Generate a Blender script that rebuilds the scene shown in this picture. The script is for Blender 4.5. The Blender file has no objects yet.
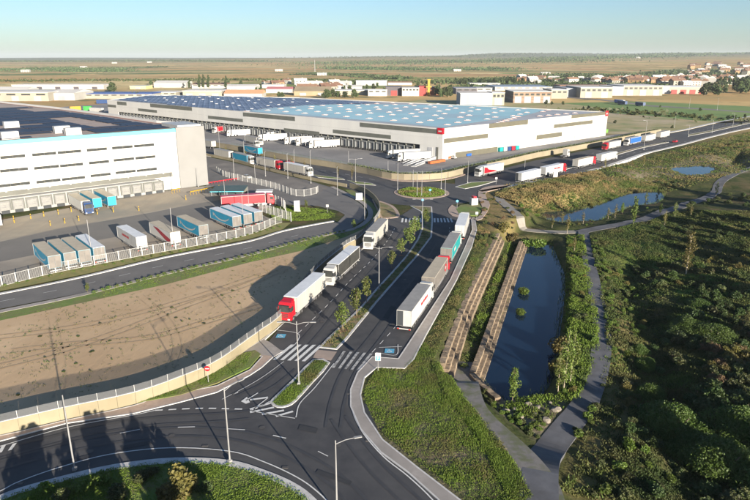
import bpy, bmesh, math, random
import numpy as np
from mathutils import Vector, Matrix
from mathutils.geometry import tessellate_polygon
R=math.radians
random.seed(7); rng=np.random.default_rng(7)
scn=bpy.context.scene
col=scn.collection

# ------------------------------------------------------------ camera
FPX=620.; PITCH=math.atan(191/620.); CAMH=44.5
cp,sp=math.cos(PITCH),math.sin(PITCH)
cd=bpy.data.cameras.new('camera'); cam=bpy.data.objects.new('camera',cd); col.objects.link(cam)
cam.location=(0,0,CAMH); cam.rotation_euler=(math.pi/2-PITCH,0,0)
cd.sensor_width=36; cd.lens=36*FPX/750.; cd.clip_start=1; cd.clip_end=60000
scn.camera=cam
# ------------------------------------------------------------ world, sun, exposure
SUN_EL=R(12); SUN_AZ=math.atan2(0.5,-0.866)
w=bpy.data.worlds.new('World'); scn.world=w; w.use_nodes=True
nt=w.node_tree; nt.nodes.clear()
sky=nt.nodes.new('ShaderNodeTexSky'); sky.sky_type='NISHITA'; sky.sun_disc=False
sky.sun_elevation=SUN_EL; sky.sun_rotation=SUN_AZ; sky.air_density=.9; sky.dust_density=.6; sky.ozone_density=3.6; sky.altitude=50
bg=nt.nodes.new('ShaderNodeBackground'); bg.inputs['Strength'].default_value=0.060
wo=nt.nodes.new('ShaderNodeOutputWorld')
nt.links.new(sky.outputs[0],bg.inputs[0]); nt.links.new(bg.outputs[0],wo.inputs[0])
sd=bpy.data.lights.new('sun','SUN'); sd.energy=5.0; sd.angle=R(0.5); sd.color=(1.0,0.89,0.74)
sun=bpy.data.objects.new('sun',sd); col.objects.link(sun)
sv=Vector((math.sin(SUN_AZ)*math.cos(SUN_EL),math.cos(SUN_AZ)*math.cos(SUN_EL),math.sin(SUN_EL)))
sun.rotation_euler=sv.to_track_quat('Z','Y').to_euler(); sun.location=sv*200
scn.view_settings.view_transform='Standard'; scn.view_settings.look='None'
scn.view_settings.exposure=1.46; scn.view_settings.gamma=1.0
scn.cycles.max_bounces=6; scn.cycles.diffuse_bounces=3; scn.cycles.transparent_max_bounces=12
scn.cycles.use_denoising=True

# ------------------------------------------------------------ photo geometry -> ground
def G(u,v,z=0.):
    a=u-375.; b=v-250.
    dy=FPX*cp-b*sp; dz=-FPX*sp-b*cp
    t=(z-CAMH)/dz
    return (a*t,dy*t)
def GW(pts,z=0.): return [G(p[0],p[1],z) for p in pts]
def ang(p,q,z=0.):
    A=G(*p,z);B=G(*q,z); return math.atan2(B[1]-A[1],B[0]-A[0])
def depth(x,y,z=0): return y*cp-(z-CAMH)*sp
def pxh(u,v,dv):
    """metres tall for a thing standing at ground pixel u,v and dv pixels high"""
    x,y=G(u,v); lo,hi=0.,80.
    for _ in range(40):
        m=(lo+hi)/2; z=m-CAMH; vv=250-FPX*(y*sp+z*cp)/(y*cp-z*sp)
        if vv>v-dv: lo=m
        else: hi=m
    return lo
def wallpt(A,B,u,v):
    """photo ray meets the vertical plane through A,B -> (s along AB, z)"""
    a=u-375.;b=v-250.; dx,dy,dz=a,FPX*cp-b*sp,-FPX*sp-b*cp
    ex,ey=B[0]-A[0],B[1]-A[1]; L=math.hypot(ex,ey); ex/=L;ey/=L
    nx,ny=ey,-ex
    t=(A[0]*nx+A[1]*ny)/(dx*nx+dy*ny)
    x,y,z=dx*t,dy*t,CAMH+dz*t
    return ((x-A[0])*ex+(y-A[1])*ey,z)
def smooth(pts,n=6,closed=False):
    P=[Vector((*p,)) for p in pts]; out=[]; N=len(P)
    rngi=range(N if closed else N-1)
    for i in rngi:
        p1,p2=P[i],P[(i+1)%N]
        p0=P[i-1] if (i>0 or closed) else p1*2-p2
        p3=P[(i+2)%N] if (i+2<N or closed) else p2*2-p1
        for k in range(n):
            t=k/n
            out.append(0.5*((2*p1)+(p2-p0)*t+(2*p0-5*p1+4*p2-p3)*t*t+(3*p1-p0-3*p2+p3)*t**3))
    if not closed: out.append(P[-1])
    return [tuple(p) for p in out]
def resample(pts,step):
    P=[Vector(p) for p in pts]; out=[P[0].copy()]; acc=0
    for a,b in zip(P,P[1:]):
        L=(b-a).length
        if L<1e-6: continue
        d=step-acc
        while d<=L:
            out.append(a.lerp(b,d/L)); d+=step
        acc=L-(d-step)
    return [tuple(p) for p in out]
def offset(pts,d):
    out=[]
    for i,p in enumerate(pts):
        a=pts[max(0,i-1)];b=pts[min(len(pts)-1,i+1)]
        ex,ey=b[0]-a[0],b[1]-a[1];L=math.hypot(ex,ey) or 1
        out.append((p[0]-ey/L*d,p[1]+ex/L*d))
    return out
def in_poly(X,Y,poly):
    X=np.asarray(X);Y=np.asarray(Y);c=np.zeros(X.shape,bool);n=len(poly)
    for i in range(n):
        x1,y1=poly[i];x2,y2=poly[(i+1)%n]
        m=((y1>Y)!=(y2>Y))&(X<(x2-x1)*(Y-y1)/((y2-y1) if y2!=y1 else 1e-9)+x1)
        c^=m
    return c
def sdist(X,Y,poly):
    """distance to the polygon's edge, positive inside"""
    X=np.asarray(X,float);Y=np.asarray(Y,float);d=np.full(X.shape,1e9);n=len(poly)
    for i in range(n):
        x1,y1=poly[i];x2,y2=poly[(i+1)%n];ex,ey=x2-x1,y2-y1;L2=ex*ex+ey*ey or 1e-9
        t=np.clip(((X-x1)*ex+(Y-y1)*ey)/L2,0,1)
        d=np.minimum(d,np.hypot(X-x1-t*ex,Y-y1-t*ey))
    return np.where(in_poly(X,Y,poly),d,-d)
def sst(x): x=np.clip(x,0,1); return x*x*(3-2*x)

# ------------------------------------------------------------ materials
MATS={}
def mat(name,c1,c2=None,rough=0.8,scale=0.5,detail=6,metal=0.,bump=0.,bscale=8.,spec=None,objrand=0.,coord='pos',stretch=None,c3=None,scale3=0.03,trans=0.,alpha=None,f0=0.35,f1=0.65,emit=None):
    if name in MATS: return MATS[name]
    m=bpy.data.materials.new(name); m.use_nodes=True; n=m.node_tree; N=n.nodes; L=n.links
    b=N['Principled BSDF']; b.inputs['Roughness'].default_value=rough; b.inputs['Metallic'].default_value=metal
    if spec is not None: b.inputs['Specular IOR Level'].default_value=spec
    if coord=='pos': src=N.new('ShaderNodeNewGeometry').outputs['Position']
    else: src=N.new('ShaderNodeTexCoord').outputs['Object']
    if stretch:
        mp=N.new('ShaderNodeMapping'); mp.inputs['Scale'].default_value=stretch[:3]
        if len(stretch)>3: mp.inputs['Rotation'].default_value=(0,0,stretch[3])
        L.new(src,mp.inputs[0]); src2=mp.outputs[0]
    else: src2=src
    out=None
    def rgb(c):
        r=N.new('ShaderNodeRGB'); r.outputs[0].default_value=(*c,1); return r.outputs[0]
    out=rgb(c1)
    def mixin(a,bcol,fac):
        mx=N.new('ShaderNodeMix'); mx.data_type='RGBA'; L.new(fac,mx.inputs[0]); L.new(a,mx.inputs[6]); L.new(bcol,mx.inputs[7]); return mx.outputs[2]
    def noise(s,d,lo,hi,vec=src2,r=0.6):
        t=N.new('ShaderNodeTexNoise'); t.inputs['Scale'].default_value=s; t.inputs['Detail'].default_value=d; t.inputs['Roughness'].default_value=r; L.new(vec,t.inputs[0])
        mr=N.new('ShaderNodeMapRange'); mr.inputs[1].default_value=lo; mr.inputs[2].default_value=hi; L.new(t.outputs[0],mr.inputs[0]); return mr.outputs[0],t.outputs[0]
    if c2 is not None:
        f,_=noise(scale,detail,f0,f1); out=mixin(out,rgb(c2),f)
    if c3 is not None:
        f,_=noise(scale3,5,0.45,0.62,src); out=mixin(out,rgb(c3),f)
    if objrand>0:
        oi=N.new('ShaderNodeObjectInfo'); hs=N.new('ShaderNodeHueSaturation')
        ma=N.new('ShaderNodeMapRange'); ma.inputs[3].default_value=1-objrand; ma.inputs[4].default_value=1+objrand; L.new(oi.outputs['Random'],ma.inputs[0])
        mb=N.new('ShaderNodeMath'); mb.operation='MULTIPLY_ADD'; mb.inputs[1].default_value=objrand*0.09; mb.inputs[2].default_value=0.5-objrand*0.045; L.new(oi.outputs['Random'],mb.inputs[0])
        L.new(ma.outputs[0],hs.inputs['Value']); L.new(mb.outputs[0],hs.inputs['Hue']); L.new(out,hs.inputs['Color']); out=hs.outputs[0]
    L.new(out,b.inputs['Base Color'])
    if bump>0:
        _,h=noise(bscale,5,0,1); bp=N.new('ShaderNodeBump'); bp.inputs['Strength'].default_value=min(1,bump); bp.inputs['Distance'].default_value=bump*0.2; L.new(h,bp.inputs['Height']); L.new(bp.outputs[0],b.inputs['Normal'])
    if trans>0:
        tr=N.new('ShaderNodeBsdfTranslucent'); L.new(out,tr.inputs[0]); ms=N.new('ShaderNodeMixShader'); ms.inputs[0].default_value=trans
        L.new(b.outputs[0],ms.inputs[1]); L.new(tr.outputs[0],ms.inputs[2]); L.new(ms.outputs[0],N['Material Output'].inputs[0])
    if alpha is not None: b.inputs['Alpha'].default_value=alpha
    MATS[name]=m; return m

asphalt=mat('asphalt',(.036,.037,.042),(.060,.060,.063),rough=.85,scale=.35,detail=12,c3=(.068,.067,.068),scale3=.045,bump=.15,bscale=25)
asphalt2=mat('asphalt_worn',(.15,.135,.12),(.21,.19,.165),rough=.9,scale=.12,c3=(.12,.11,.10),scale3=.04,stretch=(1,.25,1,R(-65)))
asphalt_y=mat('asphalt_yard',(.135,.128,.118),(.16,.15,.138),rough=.85,scale=.1,c3=(.18,.165,.145),scale3=.03)
asphalt_r=mat('asphalt_inner',(.115,.11,.105),(.145,.138,.13),rough=.85,scale=.2)
asphalt_p=mat('asphalt_path',(.085,.088,.10),(.115,.118,.13),rough=.9,scale=.5,c3=(.07,.07,.075),scale3=.2)
yardconc=mat('yard_concrete',(.27,.235,.19),(.34,.30,.245),rough=.85,scale=.08,c3=(.22,.195,.165),scale3=.05,stretch=(.3,1,1,R(50)))
whconc=mat('dock_yard_concrete',(.19,.185,.18),(.25,.24,.23),rough=.85,scale=.05,c3=(.16,.155,.155),scale3=.03)
pink=mat('pink_paving',(.34,.255,.205),(.42,.32,.255),rough=.85,scale=1.5,c3=(.30,.24,.20),scale3=.15)
greyp=mat('grey_paving',(.27,.245,.225),(.34,.31,.285),rough=.85,scale=1.2,c3=(.24,.22,.20),scale3=.15)
kerbm=mat('kerb_concrete',(.42,.41,.40),(.55,.54,.52),rough=.8,scale=1.5)
paint=mat('white_paint',(.62,.62,.60),(.42,.42,.41),rough=.7,scale=2.5,f0=.5,f1=.8)
paint_w=mat('worn_white_paint',(.22,.22,.22),(.12,.12,.12),rough=.8,scale=2.5)
bluep=mat('blue_paint',(.06,.30,.48),(.12,.38,.55),rough=.7,scale=2)
sand=mat('sand',(.46,.325,.19),(.52,.375,.23),rough=.95,scale=.09,detail=10,c3=(.41,.285,.165),scale3=.03,bump=.5,bscale=1.2,stretch=(1,.35,1,R(20)))
grassg=mat('verge_grass',(.10,.16,.028),(.14,.19,.04),rough=.95,scale=.6,c3=(.15,.145,.055),scale3=.2,bump=.5,bscale=4)
drysoil=mat('dry_soil',(.25,.18,.105),(.16,.14,.06),rough=.95,scale=.5,c3=(.10,.12,.04),scale3=.2,bump=.5,bscale=4)
wallcream=mat('cream_wall',(.235,.205,.135),(.27,.235,.155),rough=.85,scale=.4,c3=(.21,.18,.115),scale3=.2,bump=.1)
white=mat('white_metal',(.42,.42,.405),(.36,.36,.35),rough=.45,scale=.6,coord='obj')
whitewall=mat('white_cladding',(.52,.515,.485),(.47,.465,.44),rough=.6,scale=.15)
cream=mat('cream_cladding',(.205,.205,.20),(.19,.19,.185),rough=.7,scale=.2)
greyclad=mat('grey_cladding',(.52,.52,.50),(.47,.47,.46),rough=.55,scale=.1,stretch=(1,1,.1))
whiteclad2=mat('pale_cladding',(.50,.49,.455),(.45,.44,.41),rough=.6,scale=.08)
oliveband=mat('olive_band',(.105,.10,.072),(.09,.085,.062),rough=.6,scale=.3)
darkband=mat('dark_band',(.11,.115,.10),(.085,.09,.08),rough=.5,scale=.3)
bandgrey=mat('band_grey',(.12,.122,.105),(.10,.10,.088),rough=.7,scale=.3)
glass=mat('dark_glass',(.03,.033,.033),(.05,.053,.05),spec=.25,rough=.3,scale=.8)
cyan=mat('cyan_trim',(.10,.52,.62),rough=.5)
roofm=mat('roof_membrane',(.30,.245,.21),(.38,.30,.26),rough=.85,scale=.2)
redline=mat('red_walkway',(.42,.16,.12),(.35,.2,.16),rough=.8,scale=.4)
solar=mat('solar_glass',(.010,.014,.032),(.017,.023,.045),rough=.5,scale=.4,spec=.2)
solar2=mat('solar_blue',(.035,.05,.10),(.10,.13,.20),rough=.4,spec=.3,scale=.12,stretch=(1,1,1))
skysheen=mat('solar_sky_sheen',(.27,.50,.56),(.38,.58,.63),rough=.5,scale=.05,detail=9,c3=(.33,.45,.50),scale3=.02)  # solar panels' pale sky reflection painted in as a base colour
greyroof=mat('grey_roof',(.33,.34,.36),(.42,.43,.44),rough=.6,scale=.06)
skyl=mat('skylight_dome',(.60,.60,.60),rough=.4)
skylb=mat('skylight_kerb',(.50,.36,.33),rough=.7)
red=mat('red_paint',(.42,.012,.022),(.37,.01,.02),rough=.35,scale=.5,coord='obj')
darkred=mat('dark_red_paint',(.30,.02,.035),rough=.4)
tealblue=mat('trailer_blue',(.012,.25,.40),(.014,.22,.36),rough=.45,scale=.3,coord='obj')
teal=mat('trailer_teal',(.01,.27,.27),(.01,.24,.25),rough=.45,scale=.3,coord='obj')
tanroof=mat('tan_roof',(.46,.40,.30),(.38,.33,.25),rough=.7,scale=.5,coord='obj')
greyroof_t=mat('trailer_grey_roof',(.30,.29,.275),(.24,.235,.225),rough=.7,scale=.6,coord='obj')
whiteroof=mat('trailer_white_roof',(.66,.68,.70),(.56,.58,.60),rough=.6,scale=.6,coord='obj')
curtg=mat('curtain_grey',(.42,.40,.36),(.34,.33,.30),rough=.6,scale=.8,coord='obj',stretch=(4,1,.2))
curtb=mat('curtain_black',(.035,.035,.032),(.055,.055,.05),rough=.5,scale=.8,coord='obj')
darkgrey=mat('dark_grey_curtain',(.13,.12,.11),(.17,.155,.14),rough=.6,scale=.6,coord='obj')
navy=mat('navy_paint',(.02,.05,.14),rough=.35)
blue=mat('blue_curtain',(.02,.10,.42),rough=.4)
rubber=mat('rubber',(.02,.02,.02),rough=.9)
steel=mat('steel',(.35,.35,.36),(.28,.28,.29),rough=.45,metal=.6,scale=1)
galv=mat('galvanised_pole',(.26,.26,.26),(.20,.20,.20),rough=.5,scale=.5)
chassis=mat('chassis_black',(.03,.03,.032),rough=.7)
yellow=mat('yellow_paint',(.36,.22,.01),rough=.5)
green=mat('green_paint',(.02,.22,.035),(.03,.26,.05),rough=.5,scale=.3)
orange=mat('orange_paint',(.38,.10,.03),rough=.5)
redlamp=mat('red_lamp',(.5,.02,.01),rough=.3)
clearlamp=mat('headlamp_glass',(.8,.8,.78),rough=.15)
doorm=mat('dock_door',(.20,.20,.20),(.14,.14,.14),rough=.7,scale=1)
doorw=mat('dock_door_pale',(.21,.21,.20),(.18,.18,.17),rough=.6,scale=2)
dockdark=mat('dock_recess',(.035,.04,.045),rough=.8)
fencew=mat('white_fence_metal',(.40,.40,.385),rough=.5)
meshm=mat('fence_mesh',(.13,.135,.14),rough=.6)
hazeg=mat('dark_green_roof',(.05,.085,.075),(.07,.10,.09),rough=.6,scale=.4)
bark=mat('bark',(.20,.155,.11),(.13,.10,.07),rough=.95,scale=3,coord='obj')
palebark=mat('pale_bark',(.42,.36,.27),(.30,.25,.18),rough=.95,scale=3,coord='obj')
leafs={
 'young':mat('young_leaves',(0.0858,0.1254,0.0198),(0.1254,0.1452,0.0297),rough=.6,scale=1.2,objrand=.3,trans=.3),
 'olive':mat('olive_leaves',(0.0495,0.0759,0.0185),(0.0858,0.0924,0.0297),rough=.65,scale=.9,objrand=.35,trans=.22),
 'deep':mat('deep_leaves',(0.0330,0.0627,0.0132),(0.0561,0.0858,0.0185),rough=.6,scale=.5,objrand=.25,trans=.2),
 'gold':mat('gold_leaves',(0.1584,0.1320,0.0330),(0.1122,0.1056,0.0264),rough=.7,scale=1,objrand=.3,trans=.3),
 'dry':mat('dry_leaves',(0.1716,0.1056,0.0561),(0.1122,0.0792,0.0396),rough=.85,scale=1,objrand=.3,trans=.15),
 'far':mat('far_leaves',(0.0400,0.0640,0.0200),(0.0640,0.0880,0.0280),rough=.8,scale=.3,objrand=.3,trans=.15),
 'bright':mat('bright_leaves',(0.0792,0.1386,0.0165),(0.1188,0.1650,0.0264),rough=.6,scale=.8,objrand=.25,trans=.3),
}
gblade=mat('grass_blades',(.055,.10,.014),(.10,.145,.026),rough=.8,scale=.35,c3=(.15,.145,.045),scale3=.12,trans=.25)
gblade2=mat('bright_grass_blades',(.115,.19,.018),(.16,.225,.03),rough=.8,scale=.6,trans=.3)
gdry=mat('dry_grass_blades',(0.2720,0.1920,0.0880),(0.1920,0.1520,0.0560),rough=.9,scale=.25,c3=(0.0960,0.1120,0.0320),scale3=.08,trans=.2)
gdry2=mat('olive_grass_blades',(.13,.135,.035),(.10,.15,.022),rough=.9,scale=.5,c3=(.20,.17,.07),scale3=.2,trans=.25)
gblade3=mat('dark_grass_blades',(.028,.052,.009),(.055,.08,.016),rough=.85,scale=.25,c3=(.10,.095,.03),scale3=.09,trans=.2)
stone=mat('gabion_stone',(.20,.15,.10),(.11,.085,.06),rough=.95,scale=2.2,bump=.6,bscale=5,c3=(.30,.23,.155),scale3=.8)
rockm=mat('pale_rock',(.24,.21,.17),(.16,.14,.11),rough=.9,scale=1.5,coord='obj',bump=.4)
beigew=mat('beige_retaining_wall',(.22,.19,.13),(.26,.225,.155),rough=.85,scale=.15,c3=(.19,.165,.115),scale3=.06)

# water
wm=bpy.data.materials.new('pond_water'); wm.use_nodes=True; N=wm.node_tree.nodes; L=wm.node_tree.links
b=N['Principled BSDF']; b.inputs['Base Color'].default_value=(.006,.016,.035,1); b.inputs['Roughness'].default_value=.06; b.inputs['IOR'].default_value=1.33
t=N.new('ShaderNodeTexNoise'); t.inputs['Scale'].default_value=1.2; t.inputs['Detail'].default_value=4; ge=N.new('ShaderNodeNewGeometry'); L.new(ge.outputs['Position'],t.inputs[0])
bp=N.new('ShaderNodeBump'); bp.inputs['Strength'].default_value=.12; bp.inputs['Distance'].default_value=.05; L.new(t.outputs[0],bp.inputs['Height']); L.new(bp.outputs[0],b.inputs['Normal'])

# ------------------------------------------------------------ mesh helpers
class MB:
    def __init__(s): s.v=[];s.f=[];s.m=[]
    def add(s,vs,fs,mi=0):
        o=len(s.v); s.v+= [tuple(p) for p in vs]; s.f+=[tuple(i+o for i in f) for f in fs]; s.m+=[mi]*len(fs); return s
    def box(s,x0,x1,y0,y1,z0,z1,mi=0,M=None):
        vs=[(x,y,z) for z in (z0,z1) for x,y in ((x0,y0),(x1,y0),(x1,y1),(x0,y1))]
        if M is not None: vs=[M@Vector(p) for p in vs]
        return s.add(vs,[(0,3,2,1),(4,5,6,7),(0,1,5,4),(1,2,6,5),(2,3,7,6),(3,0,4,7)],mi)
    def prism(s,poly,z0,z1,mi=0,bottom=False):
        n=len(poly); top=[(p[0],p[1],z1) for p in poly]; bot=[(p[0],p[1],z0) for p in poly]
        tris=tessellate_polygon([[Vector(p) for p in top]])
        A=sum(poly[i][0]*poly[(i+1)%n][1]-poly[(i+1)%n][0]*poly[i][1] for i in range(n))
        fs=[]
        for t in tris:
            a,b_,c=[Vector(top[i]) for i in t]
            if (b_-a).cross(c-a).z<0: t=(t[0],t[2],t[1])
            fs.append(tuple(t))
        side=[]
        if z0<z1:
            for i in range(n):
                j=(i+1)%n; q=(n+i,n+j,j,i); side.append(q if A>0 else q[::-1])
        if bottom: side+=[tuple(n+i for i in t[::-1]) for t in fs]
        return s.add(top+bot,fs+side,mi)
    def sheet(s,poly,z,mi=0): return s._sheet(poly,z,mi)
    def _sheet(s,poly,z,mi):
        top=[(p[0],p[1],z) for p in poly]; tris=tessellate_polygon([[Vector(p) for p in top]]); fs=[]
        for t in tris:
            a,b_,c=[Vector(top[i]) for i in t]
            if (b_-a).cross(c-a).z<0: t=(t[0],t[2],t[1])
            fs.append(tuple(t))
        return s.add(top,fs,mi)
    def ribbon(s,left,right,z,mi=0,zf=None):
        n=min(len(left),len(right)); vs=[]
        for i in range(n):
            for p in (left[i],right[i]):
                vs.append((p[0],p[1],(zf(p[0],p[1]) if zf else 0)+z))
        fs=[]
        for i in range(n-1):
            f=(2*i,2*i+1,2*i+3,2*i+2); a,b_,c=Vector(vs[f[0]]),Vector(vs[f[1]]),Vector(vs[f[2]])
            if (b_-a).cross(c-a).z<0: f=f[::-1]
            fs.append(f)
        return s.add(vs,fs,mi)
    def band(s,path,w,z0,z1,mi=0):
        """solid wall of width w following a path"""
        l=offset(path,w/2); r=offset(path,-w/2); n=len(path); vs=[]
        for a,c in zip(l,r): vs+=[(a[0],a[1],z0),(a[0],a[1],z1),(c[0],c[1],z1),(c[0],c[1],z0)]
        fs=[]
        for i in range(n-1):
            o=4*i
            for k in range(4): fs.append((o+k,o+(k+1)%4,o+4+(k+1)%4,o+4+k)[::-1])
        fs+=[(0,1,2,3),(4*n-1,4*n-2,4*n-3,4*n-4)]
        return s.add(vs,fs,mi)
    def tube(s,pts,r0,r1=None,n=6,mi=0,cap=True):
        r1=r0 if r1 is None else r1; P=[Vector(p) for p in pts]; vs=[];N_=len(P)
        for i,p in enumerate(P):
            d=(P[min(N_-1,i+1)]-P[max(0,i-1)]).normalized(); a=d.orthogonal().normalized(); b_=d.cross(a); r=r0+(r1-r0)*i/max(1,N_-1)
            for k in range(n):
                th=2*math.pi*k/n; vs.append(p+a*math.cos(th)*r+b_*math.sin(th)*r)
        fs=[(i*n+k,i*n+(k+1)%n,(i+1)*n+(k+1)%n,(i+1)*n+k) for i in range(N_-1) for k in range(n)]
        if cap: fs+=[tuple(range(n))[::-1],tuple((N_-1)*n+k for k in range(n))]
        return s.add(vs,fs,mi)
    def mesh(s,name,mats,smooth_=False):
        me=bpy.data.meshes.new(name); me.from_pydata([tuple(v) for v in s.v],[],s.f)
        for m in (mats if isinstance(mats,(list,tuple)) else [mats]): me.materials.append(m)
        me.polygons.foreach_set('material_index',s.m)
        if smooth_: me.polygons.foreach_set('use_smooth',[True]*len(s.f))
        me.update(); return me
    def build(s,name,mats,parent=None,smooth_=False,loc=None,rz=0.):
        return link(name,s.mesh(name,mats,smooth_),parent,loc,rz)
def link(name,me,parent=None,loc=None,rz=0.):
    o=bpy.data.objects.new(name,me); col.objects.link(o)
    if parent is not None: o.parent=parent
    if loc is not None: o.location=loc
    if rz: o.rotation_euler=(0,0,rz)
    return o
def tag(o,label=None,cat=None,group=None,kind=None):
    if label: o['label']=label
    if cat: o['category']=cat
    if group: o['group']=group
    if kind: o['kind']=kind
    return o
def thing(name,label,cat,loc=(0,0,0),rz=0.,group=None):
    o=bpy.data.objects.new(name,None); o.empty_display_size=.5; col.objects.link(o); o.location=loc; o.rotation_euler=(0,0,rz)
    return tag(o,label,cat,group)
def struct(name,mb,mats,label=None):
    o=mb.build(name,mats); o['kind']='structure'; 
    if label: o['label']=label
    return o
CH={}
def kids(o): return list(o.children)
def copy_tree(o,parent=None):
    c=o.copy(); col.objects.link(c)
    if parent is not None: c.parent=parent
    for ch in KID.get(o.name,[]): copy_tree(ch,c)
    return c
KID={}
def reg(o):
    """remember the children of a prototype so copies need no scene look-ups"""
    KID[o.name]=list(o.children)
    for c in o.children: reg(c)
    return o
class Kind:
    """first placing uses the prototype itself, later ones copy it with its parts"""
    def __init__(s,root): s.root=reg(root); s.used=False
    def put(s,loc,rz=0.,label=None,cat=None,group=None,scale=None):
        if not s.used: o=s.root; s.used=True
        else: o=copy_tree(s.root)
        o.location=loc; o.rotation_euler=(0,0,rz)
        if scale is not None: o.scale=scale if hasattr(scale,'__len__') else (scale,)*3
        for k in ('label','category','group'):
            if k in o: del o[k]
        return tag(o,label,cat,group)

# ------------------------------------------------------------ terrain
LOWZ=-3.4; WATERZ=-4.7; W2Z=-3.95; W3Z=-2.3
park_edge=GW([(497,233),(480,268),(462,306),(445,345),(436,374),(447,378),(462,400),(490,430),(520,470),(548,515),(560,600)],-.2)
park=park_edge+[(120,20),(330,60),(420,250)]+GW([(770,168),(745,150),(700,160),(655,168),(610,178),(575,190),(540,205),(515,222)],-1.5)
pond1=smooth(GW([(517,246),(549,243),(556,258),(564,276),(562,306),(559,332),(556,364),(551,380),(538,396),(512,401),(497,398),(478,372),(490,340),(503,310),(512,275)],WATERZ),4,True)
pond2=smooth(GW([(540,213),(553,221),(580,221),(600,220),(612,214),(634,206),(656,203),(664,197),(660,192),(633,192.5),(610,200),(590,207),(567,210.5)],W2Z),4,True)
pond3=smooth(GW([(673,168),(697,166),(714,168),(707,173.5),(690,175),(677,172)],W3Z),4,True)
creek=GW([(648,200),(655,330),(640,300),(668,345),(655,400),(690,500)],LOWZ)
creekline=smooth(GW([(640,262),(628,290),(645,315),(655,345),(650,372),(668,400),(690,450),(712,500),(730,560)],LOWZ),5)
def vnoise(X,Y,s,seed=0):
    r=np.random.default_rng(seed); k=64; T=r.random((k,k)); 
    x=np.asarray(X)/s; y=np.asarray(Y)/s; xi=np.floor(x).astype(int);yi=np.floor(y).astype(int);fx=x-xi;fy=y-yi
    fx=fx*fx*(3-2*fx);fy=fy*fy*(3-2*fy)
    g=lambda a,b_:T[a%k,b_%k]
    return (g(xi,yi)*(1-fx)*(1-fy)+g(xi+1,yi)*fx*(1-fy)+g(xi,yi+1)*(1-fx)*fy+g(xi+1,yi+1)*fx*fy)*2-1
def hz(X,Y):
    X=np.asarray(X,float);Y=np.asarray(Y,float)
    z=np.full(X.shape,-.04)
    near=(X>-40)&(X<440)&(Y>10)&(Y<340)
    if near.any():
        x=X[near];y=Y[near]; d=sdist(x,y,park)
        W=1.5+12*sst((y-168)/50.)+6*sst((86-y)/10.)
        s=sst(d/W); zz=-.04+(LOWZ+.04)*s
        zz+=s*(.35*vnoise(x,y,9,1)+.22*vnoise(x,y,3.7,2))*sst((d-6)/6)
        # rise of scrubby ground towards the right, beyond the creek
        cdm=np.full(x.shape,1e9)
        for (ax,ay) in resample(creekline,2.): cdm=np.minimum(cdm,np.hypot(x-ax,y-ay))
        zz-=1.6*np.exp(-(cdm/4.)**2)
        zz+=2.2*sst((x-52-.10*(y-60))/45.)*s*sst((230-y)/60.)
        dd=sdist(x,y,pond3); k=sst((dd+30)/24); zz=zz*(1-k)+(W3Z+.12)*k
        dd=sdist(x,y,pond2); k=sst((dd+9)/8)*(zz>W2Z); zz=zz*(1-k)+(W2Z+.15)*k
        for p,wz in ((pond1,WATERZ),(pond2,W2Z),(pond3,W3Z)):
            dd=sdist(x,y,p); k=sst((dd+(2.2 if wz==WATERZ else .8))/3.4); zz=zz*(1-k)+(wz-.9)*k
        # mound crest between the kerb and the lower path
        z[near]=zz
    rr=np.hypot(X,Y)
    far=sst((rr-1500)/6000.)
    side=.5+.5*np.tanh(X/3000.)
    z=z+far*(38+22*vnoise(X,Y,1900,3)+10*vnoise(X,Y,700,4)+58*side)*sst((Y-200)/2000.)
    z=z+10*sst((rr-1500)/1200.)*sst((X-700)/500.)*sst((4000-Y)/1000.)
    return z
def h1(x,y): return float(hz(np.array([x]),np.array([y]))[0])
def GT(u,v,off=0.):
    z=LOWZ
    for _ in range(14):
        x,y=G(u,v,z); z=.5*z+.5*(h1(x,y)+off)
    x,y=G(u,v,z); return (x,y,h1(x,y)+off)
def axis(lo,hi,step,far0,far1,n):
    a=list(np.arange(lo,hi,step)); L_=[lo-(abs(far0-lo))*((i/n)**3)  for i in range(n,0,-1)]; R_=[hi+(far1-hi)*((i/n)**3) for i in range(1,n+1)]
    return np.array(L_+a+[hi]+R_)
ax_=axis(-40,190,1.25,-15000,15000,46); ay_=axis(30,335,1.25,-400,16000,60)
GX,GY=np.meshgrid(ax_,ay_); GZ=hz(GX,GY)
nx,ny=len(ax_),len(ay_)
verts=np.stack([GX,GY,GZ],-1).reshape(-1,3)
idx=np.arange(nx*ny).reshape(ny,nx)
faces=np.stack([idx[:-1,:-1],idx[:-1,1:],idx[1:,1:],idx[1:,:-1]],-1).reshape(-1,4)
def np_mesh(name,V,F,mats):
    me=bpy.data.meshes.new(name); nf,k=F.shape
    me.vertices.add(len(V)); me.vertices.foreach_set('co',V.astype(np.float32).ravel())
    me.loops.add(nf*k); me.loops.foreach_set('vertex_index',F.astype(np.int32).ravel())
    me.polygons.add(nf); me.polygons.foreach_set('loop_start',np.arange(0,nf*k,k,dtype=np.int32))
    for m in mats: me.materials.append(m)
    me.update(calc_edges=True); return me
gme=np_mesh('ground',verts,faces,[])
gme.polygons.foreach_set('use_smooth',[True]*len(gme.polygons))
gr=link('ground',gme); gr['kind']='structure'
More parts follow.
